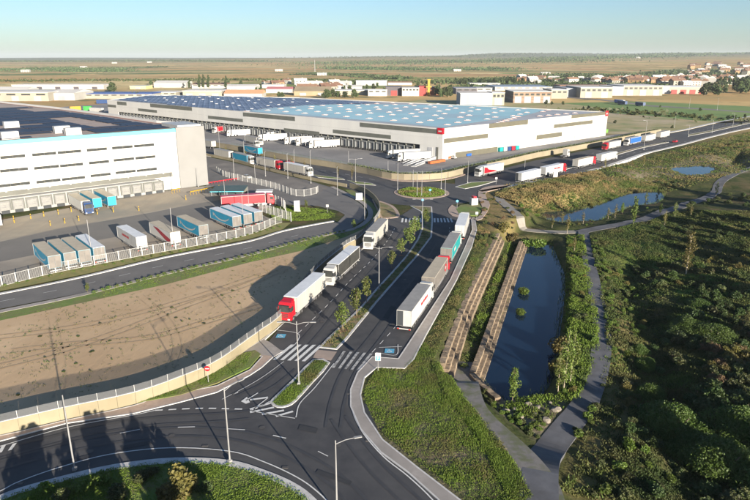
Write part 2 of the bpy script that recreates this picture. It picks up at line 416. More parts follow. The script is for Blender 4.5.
# what grows where: r = dry grass, g = fresh green, b = bare soil
zone=np.zeros((len(verts),4),np.float32); zone[:,3]=1
def paint_zone(pix,ch,val,z=0.,soft=3.):
    P=GW(pix,z); d=sdist(verts[:,0],verts[:,1],P); k=sst((d+soft*.5)/soft)
    k=k*(.75+.25*vnoise(verts[:,0],verts[:,1],2.5,9))
    zone[:,ch]=np.maximum(zone[:,ch],k*val)
paint_zone([(505,196),(560,182),(592,176),(600,186),(575,200),(545,207),(515,212)],0,1,-1.5)
paint_zone([(478,190),(505,190),(600,172),(600,178),(520,200),(515,228),(490,232),(478,215)],0,.75)
paint_zone([(600,176),(700,158),(750,160),(750,172),(640,180)],2,.6,-2)
paint_zone([(600,128),(700,132),(630,140),(608,140)],2,.9); 
paint_zone([(612,248),(640,275),(650,330),(630,420),(640,500),(560,500),(575,460),(605,400),(612,330),(600,270)],0,.55,LOWZ)
paint_zone([(680,275),(740,275),(745,298),(690,305),(672,290)],1,1,LOWZ)
paint_zone([(592,242),(660,222),(670,262),(630,290),(606,270)],1,.6,LOWZ)
paint_zone([(436,374),(450,372),(500,425),(545,500),(520,500),(470,430),(430,385)],1,1,-1)
paint_zone([(500,395),(560,400),(560,420),(540,440),(500,415)],2,.9,LOWZ)
paint_zone([(720,330),(750,320),(750,410),(715,400)],0,.8,LOWZ)
paint_zone([(378,371),(404,371),(425,345),(437,368),(440,385),(470,430),(500,480),(462,499),(419,466),(386,440),(367,413),(364,393)],2,.5)
ca=gme.color_attributes.new('zone','FLOAT_COLOR','POINT'); ca.data.foreach_set('color',zone.ravel())
# ground material
m=bpy.data.materials.new('ground_cover'); m.use_nodes=True; N=m.node_tree.nodes; L=m.node_tree.links; b=N['Principled BSDF']; b.inputs['Roughness'].default_value=.97; b.inputs['Specular IOR Level'].default_value=.1
geo=N.new('ShaderNodeNewGeometry'); pos=geo.outputs['Position']
def nz(s,d,lo,hi,vec=None,ty='noise'):
    t=N.new('ShaderNodeTexNoise'); t.inputs['Scale'].default_value=s; t.inputs['Detail'].default_value=d; t.inputs['Roughness'].default_value=.62; L.new(vec or pos,t.inputs[0])
    mr=N.new('ShaderNodeMapRange'); mr.inputs[1].default_value=lo; mr.inputs[2].default_value=hi; L.new(t.outputs[0],mr.inputs[0]); return mr.outputs[0]
def mx(a,b_,f):
    q=N.new('ShaderNodeMix'); q.data_type='RGBA'
    for i,s_ in ((6,a),(7,b_)):
        if isinstance(s_,tuple): q.inputs[i].default_value=(*s_,1)
        else: L.new(s_,q.inputs[i])
    if isinstance(f,float): q.inputs[0].default_value=f
    else: L.new(f,q.inputs[0])
    return q.outputs[2]
nearc=mx((0.0385,0.0525,0.0154),(0.0700,0.0735,0.0280),nz(.25,8,.4,.6)); nearc=mx(nearc,(0.1190,0.0875,0.0490),nz(.09,7,.52,.66))
at=N.new('ShaderNodeAttribute'); at.attribute_name='zone'; sepc=N.new('ShaderNodeSeparateColor'); L.new(at.outputs['Color'],sepc.inputs[0])
dryc=mx((.36,.25,.12),(.25,.20,.075),nz(.3,7,.4,.6)); greenc=mx((.065,.14,.018),(.11,.19,.03),nz(.5,7,.4,.6)); soilc=mx((.24,.19,.14),(.32,.26,.20),nz(.2,7,.4,.6))
nearc=mx(nearc,dryc,sepc.outputs[0]); nearc=mx(nearc,greenc,sepc.outputs[1]); nearc=mx(nearc,soilc,sepc.outputs[2])
mp=N.new('ShaderNodeMapping'); mp.inputs['Scale'].default_value=(1/520.,1/620.,1); mp.inputs['Rotation'].default_value=(0,0,R(12)); L.new(pos,mp.inputs[0])
dn=N.new('ShaderNodeTexNoise'); dn.inputs['Scale'].default_value=1.3; L.new(mp.outputs[0],dn.inputs[0])
va=N.new('ShaderNodeVectorMath'); va.operation='MULTIPLY_ADD'; va.inputs[1].default_value=(.5,.5,0); L.new(dn.outputs['Color'],va.inputs[0]); L.new(mp.outputs[0],va.inputs[2])
vo=N.new('ShaderNodeTexVoronoi'); vo.inputs['Scale'].default_value=1.; vo.distance='CHEBYCHEV'; L.new(va.outputs[0],vo.inputs[0])
sc_=N.new('ShaderNodeSeparateColor'); L.new(vo.outputs['Color'],sc_.inputs[0])
ramp=N.new('ShaderNodeValToRGB'); ramp.color_ramp.interpolation='CONSTANT'; cr=ramp.color_ramp
cols=[(0,(.50,.32,.13)),(.2,(.44,.25,.11)),(.36,(.58,.41,.18)),(.55,(.12,.17,.05)),(.66,(.48,.34,.14)),(.82,(.20,.25,.07)),(.9,(.62,.49,.24))]
cr.elements[0].position=0; cr.elements[0].color=(*cols[0][1],1); cr.elements[1].position=.2; cr.elements[1].color=(*cols[1][1],1)
for p_,c_ in cols[2:]:
    e=cr.elements.new(p_); e.color=(*c_,1)
L.new(sc_.outputs[0],ramp.inputs[0])
farc=mx(ramp.outputs[0],(.42,.30,.13),nz(.004,8,.45,.62)); farc=mx(farc,(.17,.17,.08),nz(.02,9,.56,.64))
ln=N.new('ShaderNodeVectorMath'); ln.operation='LENGTH'; L.new(pos,ln.inputs[0])
mr=N.new('ShaderNodeMapRange'); mr.inputs[1].default_value=360; mr.inputs[2].default_value=620; L.new(ln.outputs['Value'],mr.inputs[0])
mr2=N.new('ShaderNodeMapRange'); mr2.inputs[1].default_value=3800; mr2.inputs[2].default_value=6500; L.new(ln.outputs['Value'],mr2.inputs[0])
farc=mx(farc,(.13,.145,.085),mr2.outputs[0])
L.new(mx(nearc,farc,mr.outputs[0]),b.inputs['Base Color'])
t=N.new('ShaderNodeTexNoise'); t.inputs['Scale'].default_value=1.6; t.inputs['Detail'].default_value=8; L.new(pos,t.inputs[0]); bp=N.new('ShaderNodeBump'); bp.inputs['Strength'].default_value=.8; bp.inputs['Distance'].default_value=.25; L.new(t.outputs[0],bp.inputs['Height']); L.new(bp.outputs[0],b.inputs['Normal'])
gme.materials.append(m)

# water sheets
for nm,p,wz_ in (('pond',pond1,WATERZ),('pond',pond2,W2Z),('pond',pond3,W3Z)):
    grown=offset(p+[p[0]],0)[:-1]
    c=(sum(q[0] for q in p)/len(p),sum(q[1] for q in p)/len(p))
    big=[(c[0]+(q[0]-c[0])*1.06,c[1]+(q[1]-c[1])*1.03) for q in p]
    o=MB().sheet(big,wz_).build('pond',wm); o['kind']='structure'

# ------------------------------------------------------------ roads, yards, pavements
ZC=[.0]
def lay(name,px,m_,world=False,z=None):
    ZC[0]+=.006
    P=px if world else GW(px)
    return struct(name,MB().sheet(P,ZC[0] if z is None else z),m_)
def raised(name,px,m_top,h=.13,km=kerbm,kw=.28,world=False,kerb=True):
    """raised area with a kerb round it"""
    P=px if world else GW(px)
    A=sum(P[i][0]*P[(i+1)%len(P)][1]-P[(i+1)%len(P)][0]*P[i][1] for i in range(len(P)))
    if A<0: P=P[::-1]
    mb=MB()
    if kerb:
        ring=P+[P[0]]; inner=[]
        n=len(P)
        for i in range(n):
            a=Vector(P[i-1]);b_=Vector(P[i]);c=Vector(P[(i+1)%n]); d1=(b_-a).normalized(); d2=(c-b_).normalized()
            nn=(Vector((-d1.y,d1.x))+Vector((-d2.y,d2.x))); 
            nn=nn.normalized() if nn.length>1e-5 else Vector((-d1.y,d1.x)); inner.append(tuple(b_+nn*kw))
        o=MB(); n2=len(P)
        vs=[(p[0],p[1],-.9) for p in P]+[(p[0],p[1],h) for p in P]+[(p[0],p[1],h) for p in inner]+[(p[0],p[1],h-.04) for p in inner]
        fs=[]
        for i in range(n2):
            j=(i+1)%n2
            for k in range(3): fs.append((k*n2+i,k*n2+j,(k+1)*n2+j,(k+1)*n2+i))
        o.add(vs,fs); struct(name+'_kerb' if 'kerb' not in name else name,o,km)
        mb.sheet(inner,h-.02)
    else: mb.prism(P,-1.3,h)
    return struct(name,mb,m_top)
sm=lambda px,n=5,z=0.,closed=False: smooth(GW(px,z),n,closed)

# yard of the far warehouse, main roads
lay('warehouse_yard',[(196,120),(100,112),(60,107),(120,103),(330,140),(443,158),(610,135),(640,131),(662,134),(600,143),(534,155),(503,162),(465,170),(444,174),(416,176),(391,175),(364,170),(308,159),(280,154),(196,141)],whconc)
RC=(16.2,212.2)                                                     # roundabout centre
circle=lambda r,n=48,c=RC:[(c[0]+r*math.cos(2*math.pi*i/n),c[1]+r*math.sin(2*math.pi*i/n)) for i in range(n)]
lay('main_road',[(455,186),(455,172),(503,168.4),(534,160.6),(555,156.5),(600,147.5),(645,138.5),(663.5,134.6),(688,130.2),(712,124.3),(732,120.6),(750,117.2),(800,107.5),(800,116.5),(750,127),(728,131.6),(706,137),(680,144),(640,153.2),(600,167),(555,176.8),(507,185.2),(478,190)],asphalt)
lay('upper_road',[(190,142.5),(200,145),(280,158.9),(308,163.8),(336,168.2),(364,173.6),(400,181),(440,182),(400,200),(372,203),(363,196),(352,190),(336,185),(308,179.5),(288,175),(254,167),(232,161),(203,155),(185,152)],asphalt)
lay('roundabout_road',circle(20.5),asphalt,world=True)
lay('parking_road',[(402,215),(420,203),(440,203),(452,205),(462,207),(472,212),(471,218),(470,232),(465,247),(450,280),(412,338),(400,358),(372,357),(330,372),(272,358),(262,350),(283,324),(300,308),(327,285),(345,266),(372,239),(385,218)],asphalt)
lay('roundabout_road',[(-60,452),(0,442),(67,424),(133,414.5),(180,403),(217,393),(250,376),(261,368),(272,358),(300,350),(372,357),(357,373),(350,390),(350,407),(360,430),(380,453),(407,473),(437,500),(470,540),(500,600),(480,700),(375,800),(0,760),(-200,600)],asphalt)
lay('yard_road',[(-60,303),(0,295),(83,278),(167,258),(250,242),(283,232),(317,225),(338,222),(345,215),(338,211),(317,206),(283,204.5),(262,203),(236,199),(207,187),(200,172),(185,154),(203,156),(232,162),(254,168),(288,176),(308,180.5),(330,187),(350,197),(362,205),(367,212),(364,220),(350,229),(317,236),(283,244),(250,253),(167,271.5),(83,293),(0,309),(-60,321)],asphalt_r)
lay('lorry_lanes',[(203,157),(232,163),(254,169),(288,177),(308,181.5),(328,188),(317,193.5),(298,196),(275,188.5),(255,183.5),(227,177),(209,172)],asphalt2)
lay('trailer_yard',[(-60,245),(-10,222),(183,188),(207,186),(238,191),(262,200),(270,203),(256,212),(277,222),(250,234),(200,244.5),(150,253.5),(100,263.5),(50,273.5),(0,286.5),(-60,300)],yardconc)
lay('yard_lane',[(-60,254),(0,242),(60,229),(150,213),(195,204),(240,197),(262,201),(255,211),(215,219),(150,231),(100,240),(50,252),(0,262),(-60,275)],asphalt_y)
lay('dock_apron',[(-60,236),(0,222),(160,193),(172,191),(193,203.5),(150,212.2),(60,228.2),(0,241),(-60,253)],mat('apron_concrete',(.37,.31,.225),(.31,.26,.195),rough=.85,scale=.3,stretch=(1,.15,1,R(40)),c3=(.27,.24,.19),scale3=.08))
# sand lot and its verges
lay('sand_lot',[(-80,330),(0,319),(83,301),(167,283),(250,261),(300,250),(345,236),(378,222),(360,243),(345,252),(313,280),(283,321),(250,347),(217,371),(180,387),(133,404),(60,420),(0,434),(-80,450)],sand)
lay('grass_verge',[(-80,326),(0,310),(83,294),(167,273),(250,255),(283,246),(317,237.5),(350,231),(368,222),(371,213),(366,205),(352,196),(345,190),(352,190),(363,196),(372,203),(379,213),(379,222),(345,237.5),(300,251.5),(250,262.5),(167,284.5),(83,303),(0,321),(-80,337)],grassg)
raised('kerb_pavement',sm([(-80,327),(0,310.5),(83,293.5),(167,272.5),(250,253.8),(283,244.5),(317,236),(350,229.2),(365,220.5),(368,212),(363,205),(351,197.3),(330,187)],4)+sm([(330,187),(351,197.3),(363,205),(368,212),(365,220.5),(350,229.2),(317,236),(283,244.5),(250,253.8),(167,272.5),(83,293.5),(0,310.5),(-80,327)],4) and
       (lambda a: a+offset(a,1.5)[::-1])(sm([(330,187),(351,197.3),(363,205),(368,212),(365,220.5),(350,229.2),(317,236),(283,244.5),(250,253.8),(167,272.5),(83,293.5),(0,310.5),(-80,327)],4)),greyp,world=True,kerb=False)
lay('yard_verge',[(-60,300),(0,287),(50,274),(100,264),(150,254),(200,245),(250,234.5),(277,223),(291,223),(283,229.5),(250,239),(167,255),(83,275),(0,291.5),(-60,306)],mat('dry_verge',(.24,.20,.07),(.15,.17,.05),rough=.95,scale=.8,bump=.4,bscale=4))
raised('pavement',(lambda a:a+offset(a,.9)[::-1])(sm([(-60,303.5),(0,294.6),(83,277.6),(167,257.6),(250,241.6),(283,231.6),(317,224.6),(335,221.5)],4)),kerbm,world=True,kerb=False)
raised('grass_island',smooth(GW([(277,222),(300,222.5),(318,221.3),(335,218.5),(341,215),(335,211.5),(317,208),(290,206),(272,205.5),(258,210)]),3,True),grassg,kw=.9)
lay('yard_gate_pavement',[(262,203.5),(276,205.5),(258,210.5),(270,203.5)],greyp)
# pavements along the curved wall
WALL=[(-90,452),(-40,443.5),(0,435),(60,420.5),(133,404.5),(180,388),(217,371.5),(250,347.5),(263,338),(283,321.5),(313,280),(345,252),(360,243),(377,223),(380,213),(378,205),(372,198),(363,192),(347,187)]
raised('pavement',sm([(-80,447),(0,436),(60,422),(133,406),(150,399)],3)+GW([(217,386),(250,370),(262,357),(240,352),(252,346.5),(264,338.5),(284,322.5),(314,281),(346,253),(361,244),(378,224)])+GW([(386,218.5),(373,239.5),(346,265),(328,284.5),(299,308),(283,324),(262,343),(259,350),(283,352),(274,357),(262,368),(250,376),(217,393),(180,403),(133,414.5),(67,424),(0,442),(-60,452),(-80,455)]),pink,kerb=True,world=True,kw=.2)
raised('grass_bank',GW([(135,404),(180,389),(217,372),(237,355),(255,351),(261,355),(250,368),(217,384),(180,396)]),grassg,h=.17,world=True,kerb=False)
lay('paving_patch',[(241,353),(252,347.5),(264,340),(270,343),(282,352),(275,357),(262,356),(256,351)],greyp,z=.142)
# right hand pavement beside the lorry lane and round the corner
raised('pavement',GW([(471,218),(472,230),(465,247),(450,280),(412,338),(404,350),(398,359),(372,357),(357,373),(350,390),(350,407),(360,430),(380,453),(407,473),(437,500),(470,540),(512,540),(460,500),(417,467),(383,440),(365,413),(361,395),(365,378),(377,368),(405,369),(414,360),(425,338),(457,280),(472,247),(477,230),(475,218)]),greyp,kw=.2,world=True)
# medians
raised('median',GW([(326,340),(360,308),(378,287),(392,272),(407,255),(417,240),(422,228),(421,212),(410,206),(432,207),(433,220),(432,237),(417,257),(397,280),(377,303),(347,340),(337,350),(319,348)]),mat('median_soil',(.20,.155,.09),(.085,.115,.03),rough=.95,scale=.55,f0=.42,f1=.55,bump=.5,bscale=4),kw=.45,world=True)
raised('median',smooth(GW([(313,360),(330,363),(313,383),(297,401),(288,407),(277,408),(270,403),(276,396),(295,378)]),2,True),grassg,kw=.4,world=True)
lay('crossing_refuge',[(317,350),(337,352),(331,361),(313,358)],pink,z=.06)
raised('roundabout_island',circle(9.6),grassg,kw=1.3,world=True,km=pink)
raised('splitter_island',GW([(455,187),(470,182.5),(497,181),(480,186),(465,189)]),grassg,kw=.5,world=True)
raised('grass_corner',sm([(381,219),(398,217.5),(399,213),(393,206),(381,201.5),(372,199.5)],3),drysoil,kw=1.0,world=True,km=pink)
raised('pavement',sm([(452,205),(448,210),(452,216),(468,219),(477,218),(483,210),(479,200),(478,193),(482,188.5),(492,186),(512,185),(500,189),(487,192),(486,197),(490,205),(482,219),(470,221)],2)[:-1],pink,kerb=False,world=True)
raised('grass_corner',GW([(456,209),(460,205.5),(478,203),(482,208),(478,216),(460,216)]),grassg,h=.15,kerb=False,world=True)
raised('road_verge',GW([(312,174.5),(343,178.5),(345,180),(318,177.5)]),grassg,kw=.3,world=True)
raised('road_verge',GW([(347,180.3),(372,183.5),(376,185.5),(356,184)]),grassg,kw=.3,world=True)
raised('road_verge',GW([(190,151),(240,158.5),(300,171),(306,173),(296,172.8),(240,161.3),(190,153.5)]),drysoil,kw=.3,world=True)
raised('pavement',sm([(280,158.2),(308,163.2),(336,167.7),(364,173),(391,180.3),(416,181.6),(444,180),(462,176),(470,172)],3)+GW([(470,170),(462,172),(444,177.2),(416,179),(391,178),(364,171.5),(336,166.5),(308,162),(280,157)]),pink,kerb=False,world=True)
lay('grass_verge',[(365,173.2),(391,179.3),(412,180.6),(400,178.4),(391,177.5),(372,172.5)],grassg,z=.15)
lay('grass_verge',[(425,180.2),(444,178.9),(460,175.5),(462,173.8),(444,177)],grassg,z=.15)
raised('median',GW([(515,180),(540,175),(600,157.5),(640,146.9),(669,141.4),(669,142.3),(640,148.4),(600,159.8),(540,177)]),drysoil,kw=.3,world=True)
raised('median',GW([(688,134.5),(713,130),(750,121.8),(800,112),(800,112.9),(750,123.2),(713,131.6),(688,136.3)]),drysoil,kw=.3,world=True)
a=GW([(478,191),(507,185.8),(555,177.3),(600,167.5),(640,153.8),(680,144.5),(706,137.5),(728,132.1),(750,127.5),(800,117)]); raised('pavement',a+offset(a,-2.0)[::-1],kerbm,kerb=False,world=True)
a=GW([(645,138),(663.5,134),(688,129.6),(712,123.8),(732,120.1),(750,116.7),(800,107)]); raised('pavement',a+offset(a,2.5)[::-1],kerbm,kerb=False,world=True)
a=GW([(500,163.2),(534,155.3),(555,151.3),(600,143),(640,135.2),(662,131)]); raised('yard_service_road',a+offset(a,7)[::-1],mat('service_concrete',(.27,.25,.22),(.32,.30,.26),rough=.85,scale=.1),h=.05,kerb=False,world=True)
# distant road and fields to the right
lay('far_field',[(610,115),(635,117),(700,121.5),(760,121),(760,107),(700,104),(640,101.5),(560,103),(606,109)],mat('green_field',(.10,.19,.03),(.16,.22,.05),rough=.95,scale=.03))
lay('far_field',[(585,111.5),(640,115),(700,121),(770,121.5),(770,114),(732,119.6),(712,123.3),(688,129),(663,133),(645,134.5),(585,134)],mat('rough_field',(.36,.28,.14),(.15,.19,.05),rough=.95,scale=.035,detail=9,c3=(.42,.33,.22),scale3=.02))
lay('far_road',[(560,97.5),(600,100.2),(650,106.5),(700,109.5),(760,113.5),(760,112.2),(700,108.2),(650,105.2),(600,99),(560,96.5)],asphalt2)
lay('far_field',[(380,106),(470,112),(610,109),(560,103),(500,101),(420,100)],mat('dry_field',(.38,.30,.15),(.22,.24,.08),rough=.95,scale=.04))
lay('far_field',[(0,101),(108,98.5),(107,96),(0,97.5),(-40,98),(-40,101)],mat('lush_field',(.13,.19,.04),(.17,.2,.06),rough=.95,scale=.04))
# park paths on the terrain
def path_strip(name,px,wid,m_,n=5,off=.07):
    c=[GT(u,v)[:2] for u,v in px]; c=resample(smooth(c,n),1.0)
    ws=wid if callable(wid) else (lambda t:wid)
    mb=MB(); K=5; N_=len(c); rows=[]
    for i,p in enumerate(c):
        a=c[max(0,i-1)];b_=c[min(N_-1,i+1)]; ex,ey=b_[0]-a[0],b_[1]-a[1]; l=math.hypot(ex,ey) or 1; W_=ws(i/N_)
        rows.append([(p[0]-ey/l*W_*k,p[1]+ex/l*W_*k) for k in (-.5,-.25,0,.25,.5)])
    arr=np.array(rows); zz=hz(arr[...,0],arr[...,1]); zc=zz.max(axis=1)+off
    vs=[(arr[i,k,0],arr[i,k,1],float(zc[i])) for i in range(N_) for k in range(K)]
    fs=[(i*K+k+1,i*K+k,(i+1)*K+k,(i+1)*K+k+1) for i in range(N_-1) for k in range(K-1)]
    lv=[(arr[i,0,0],arr[i,0,1],float(zc[i])-.5) for i in range(N_)]; rv=[(arr[i,-1,0],arr[i,-1,1],float(zc[i])-.5) for i in range(N_)]
    base=len(vs); vs+=lv+rv
    for i in range(N_-1):
        fs.append((i*K,base+i,base+i+1,(i+1)*K)); fs.append((base+N_+i,i*K+K-1,(i+1)*K+K-1,base+N_+i+1))
    return struct(name,mb.add(vs,fs),m_)
path_strip('park_path',[(583,231),(588,257),(595,290),(600,315),(602,342),(597,373),(584,405),(566,428),(550,450),(541,470),(539,505),(542,560)],lambda t:2.9+2.4*max(0,t-.45),asphalt_p)
path_strip('park_path',[(465,362),(464,378),(469,398),(480,418),(506,444),(526,466),(540,488),(548,520),(560,570)],lambda t:3.0+1.8*t,mat('gravel_path',(.13,.125,.12),(.175,.165,.155),rough=.95,scale=1.2,c3=(.10,.11,.06),scale3=.5),off=.04)
path_strip('park_path',[(579,233),(600,228),(633,222),(660,213),(687,204),(707,198),(716,192),(719,184),(728,177),(745,170),(770,163)],3.4,asphalt_p,off=.09)
path_strip('park_path',[(560,182),(535,186),(512,191),(500,195),(500,200),(507,206),(514,212),(520,222),(535,231),(560,232.5),(582,232)],3.0,mat('pale_path',(.20,.185,.16),(.26,.24,.21),rough=.9,scale=.5),off=.11)

# road markings
def stripe_set(name,px4,n,fill=.5,m_=paint,z=.09):
    """zebra stripes between two pixel edges a-b (near side) and d-c (far side)"""
    a,b_,c,d=[Vector(p) for p in GW(px4)]
    root=thing(name,None,None); root['kind']='structure'; del_=[k for k in ('label','category') if k in root]
    for i in range(n):
        t0=(i+.5-fill/2)/n;t1=(i+.5+fill/2)/n
        q=[a.lerp(b_,t0),a.lerp(b_,t1),d.lerp(c,t1),d.lerp(c,t0)]
        MB().sheet([tuple(p) for p in q],z).build('stripe',m_,root)
stripe_set('zebra_crossing',[(271,360),(307,362),(325,345.5),(289,345)],5,.5)
stripe_set('zebra_crossing',[(330,368),(361,371),(375,354),(341,351.5)],5,.42,mat('zebra_worn',(.40,.40,.39),(.16,.16,.16),rough=.8,scale=2,f0=.45,f1=.6))
stripe_set('zebra_crossing',[(400,222.5),(423,222.5),(422,218.5),(401,218.5)],6,.5)
stripe_set('zebra_crossing',[(433,222.5),(454,222.5),(452,218.5),(433,218.5)],6,.5)
mk=MB()
def line(px,w=.14,z=.10,world=False,dash=None):
    P=px if world else smooth(GW(px),5)
    if dash:
        on,off_=dash; S=resample(P,.25); k=int((on+off_)/.25); kon=int(on/.25)
        for i in range(0,len(S)-kon,k): mk.ribbon(offset(S[i:i+kon+1],w/2),offset(S[i:i+kon+1],-w/2),z)
    else: mk.ribbon(offset(P,w/2),offset(P,-w/2),z)
line([(-40,458),(0,447),(67,428),(133,415.8),(155,411)],.16)
line([(155,411),(200,409),(230,409.5),(250,410)],.28,dash=(1,.9))
line([(-40,482+28),(0,492),(20,482),(60,468),(110,455),(170,448.5),(230,452),(265,463),(297,478),(318,493),(340,515)],.16)
line([(178,428),(195,427.5)],.16); line([(228,429.5),(245,430.5)],.14); line([(273,436),(286,439)],.18); line([(318,452),(328,457)],.12); line([(120,434),(140,430)],.12)
line([(354,385),(351,395),(352,410),(362,432),(383,457),(408,477),(432,500),(450,525)],.16)
line([(222,400),(247,387),(265,376),(284,362)],.1)
line([(255,410),(280,396),(296,383),(312,362)],.12); line([(334,364),(315,388),(300,404),(296,418)],.14)
for q in ([(250,410),(271,403.5)],[(250,413),(274,408)],[(262,415),(284,411)],[(276,417),(293,412)],[(250,400.5),(268,398)]): line(q,.4)
line([(250,411.5),(295,419)],.14); line([(252,411),(268,398.5)],.16)
# give-way triangle and arrow shapes on the worn asphalt
mk.sheet(GW([(241,402),(247,397.5),(250,403),(246,404.5)]),.1); line([(246,401),(258,393.5)],.18); line([(238,392),(232,395)],.2); line([(232,395),(238,393)],.2)
# parking lanes
Lk=GW([(298,334),(330,303),(352,279),(372,260),(388,240),(395,228)]); line(smooth(Lk,4),.13,world=True,dash=(1.6,1.6))
line([(262,349),(288,350),(299,335),(274,330)],.14); 
line([(376,353),(396,355.5),(398,345)],.12); line([(379,348),(402,347)],.13)
Rk=GW([(372,353),(393,330),(420,296),(440,262),(448,240),(450,225)]); line(smooth(Rk,4),.12,world=True,dash=(1.6,1.8))
line([(318,350),(333,336)],.14)
# main road lines
line([(520,173),(560,163),(600,151.5),(650,141.5)],.15,dash=(3,5)); line([(520,182),(560,173.5),(600,162.5),(650,149),(700,138.5),(750,125.3)],.15,dash=(3,5)); line([(690,133),(720,126),(750,119.5)],.15,dash=(3,5))
line([(220,152),(280,164),(340,173.5),(380,181)],.15,dash=(3,4))
line([(0,302),(83,285),(167,265),(250,248),(310,232)],.12,dash=(2.5,5))
o=struct('road_markings',mk,paint)
trackm=mat('tyre_track',(.040,.041,.045),(.058,.058,.060),rough=.7,scale=.5,detail=12,f0=.45,f1=.75); patchm=mat('asphalt_patch',(.026,.027,.030),(.036,.037,.040),rough=.8,scale=.6,detail=10); ironm=mat('cast_iron',(.05,.048,.045),(.09,.08,.07),rough=.6,scale=6)
tk=MB()
def tracks(px,gap=1.9,w=.42,z=.075):
    P=smooth(GW(px),5)
    for s_ in (-1,1): c_=offset(P,s_*gap/2); tk.ribbon(offset(c_,w/2),offset(c_,-w/2),z)
tracks([(-30,474),(40,455),(100,441),(160,433),(215,433),(260,441),(300,458),(335,480),(360,505)]); tracks([(-30,462),(40,444),(100,429),(160,421),(215,418),(250,415)])
tracks([(333,428),(338,400),(350,370),(375,338),(400,303),(425,270),(440,244)]); tracks([(415,505),(378,470),(352,438),(338,418)]); tracks([(292,357),(316,330),(340,300),(366,272),(388,246),(400,229)]); tracks([(240,399),(268,385),(290,368)])
struct('tyre_tracks',tk,trackm)
for q in ([(120,447),(150,441),(153,444),(122,450.5)],[(300,425),(318,429),(316,434),(298,430)],[(318,470),(352,482),(350,486),(315,474)],[(383,318),(391,306),(396,307.5),(388,320)],[(330,318),(336,311),(341,313),(335,320)],[(60,462),(90,455),(91,458),(62,465.5)],[(402,296),(407,289),(412,290.5),(407,298)],[(360,405),(366,404),(378,430),(371,432)],[(392,185),(402,184.5),(403,186),(393,186.6)]):
    struct('road_patch',MB().sheet(GW(q),.082),patchm)
for u,v,r_ in ((172,436,.38),(262,428,.38),(338,446,.38),(352,371,.35),(322,322,.35),(405,280,.35),(300,350,.35),(90,452,.38),(388,262,.35),(445,200,.4)):
    x,y=G(u,v); struct('manhole_cover',MB().sheet([(x+r_*math.cos(k*.5236),y+r_*math.sin(k*.5236)) for k in range(12)],.088),ironm)
for u,v in ((120,452.5),(205,446.5),(285,468),(349,394),(368,441),(420,481),(20,484)):
    x,y=G(u,v); struct('drain_grate',MB().box(x-.35,x+.35,y-.2,y+.2,.0,.09),ironm)
rutm=mat('wheel_rut',(.33,.235,.14),(.42,.31,.19),rough=.95,scale=.6,detail=10,f0=.4,f1=.6); rt_=MB()
def rut(px,gap=1.7,w=.35):
    P=smooth(GW(px),5)
    for s_ in (-1,1): c_=offset(P,s_*gap/2); rt_.ribbon(offset(c_,w/2),offset(c_,-w/2),.118+.0)
rut([(-20,372),(60,352),(120,332),(190,305),(250,284),(300,262)]); rut([(52,318),(58,345),(62,375),(58,398)],1.2,.25); rut([(10,352),(70,345),(150,338),(215,320),(262,306)]); rut([(140,296),(165,318),(178,345),(170,370)],1.3,.25); rut([(-20,340),(60,330),(130,316),(200,296),(262,275)],1.7,.3)
struct('wheel_ruts',rt_,rutm)
for px in ([(-12,450),(-4,448.2),(-8,455),(-16,457)],[(2,446.5),(6,445.8),(2,453),(-2,454)],[(13,444.5),(17,443.6),(12,450.5),(8,451.5)]):
    struct('road_marking',MB().sheet(GW(px),.112),paint)
# blue bays with the wheelchair sign
def wheelchair_bay(u,v,rz):
    x,y=G(u,v); root=thing('parking_symbol',None,None,(x,y,.11),rz); root['kind']='structure'
    MB().sheet([(-.75,-.75),(.75,-.75),(.75,.75),(-.75,.75)],0).build('blue_square',bluep,root)
    s=MB(); z=.006; S=lambda p: s.ribbon(offset(p,.05),offset(p,-.05),z)
    S([(.28*math.cos(t)-.08,.28*math.sin(t)-.2) for t in [R(k) for k in range(100,380,20)]])
    S([(-.1,.3),(-.1,-.05),(.25,-.05),(.38,-.4)]); S([(-.1,.15),(.15,.15)]); s.sheet([(-.18,.36),(-.02,.36),(-.02,.52),(-.18,.52)],z)
    s.build('wheelchair_mark',paint,root)
wheelchair_bay(281,336.5,R(-5)); wheelchair_bay(389.5,351.5,R(-5))

# ------------------------------------------------------------ left distribution building
TLZ=21.2
A_=Vector(G(0,141,TLZ)); B_=Vector(G(175,128.5,TLZ)); e1=(B_-A_).normalized(); n1=Vector((e1.y,-e1.x))   # e1 along the front, n1 towards the yard
lb=thing('distribution_building','tall white distribution building with turquoise roof trim and three rows of slit windows','building',(B_.x,B_.y,0),math.atan2(e1.y,e1.x))
# local frame: x along the front (negative towards the left), y away from the yard, origin at the right end of the white wall
LL=95.; DEP=150.
sh=.52                                                              # the far side slants
def lp(mb,name,mats,**k): return mb.build(name,mats,lb,**k)
def lwall(u,v):
    s,z=wallpt(A_,B_,u,v); return s-(B_-A_).length,z
lp(MB().box(-LL,-.01,.06,.6,0,TLZ-1.2),'wall',MATS['band_grey'])
for i in range(16):
    for k,(za,zb) in enumerate(((0,6.9),(6.93,13.6),(13.63,TLZ-1.2))): lp(MB().box(-5.94*(i+1)+.03,-5.94*i-.01,0,.055,za,zb),'wall_panel',whitewall)
lp(MB().box(0,10.6,-.5,.7,0,TLZ+.3),'corner_wall',cream)
lp(MB().box(10.0,10.6,.7,40,0,TLZ-.2),'end_wall',cream)
lp(MB().box(-LL,-.01,-.06,.66,TLZ-1.2,TLZ),'roof_trim',cyan)
def rl(u,v):   # a roof pixel in local coordinates
    p=Vector(G(u,v,TLZ-.5))-B_; return (p.dot(e1),-p.dot(n1))
edge=[rl(157,122.5),rl(110,115.5),rl(60,109),rl(0,102.5),rl(-60,95)]
roofpoly=[(-LL,.6),(10,.7),(10.2,16)]+edge+[(-LL-40,edge[-1][1])]
lp(MB().sheet(roofpoly,TLZ-.55),'roof',roofm)
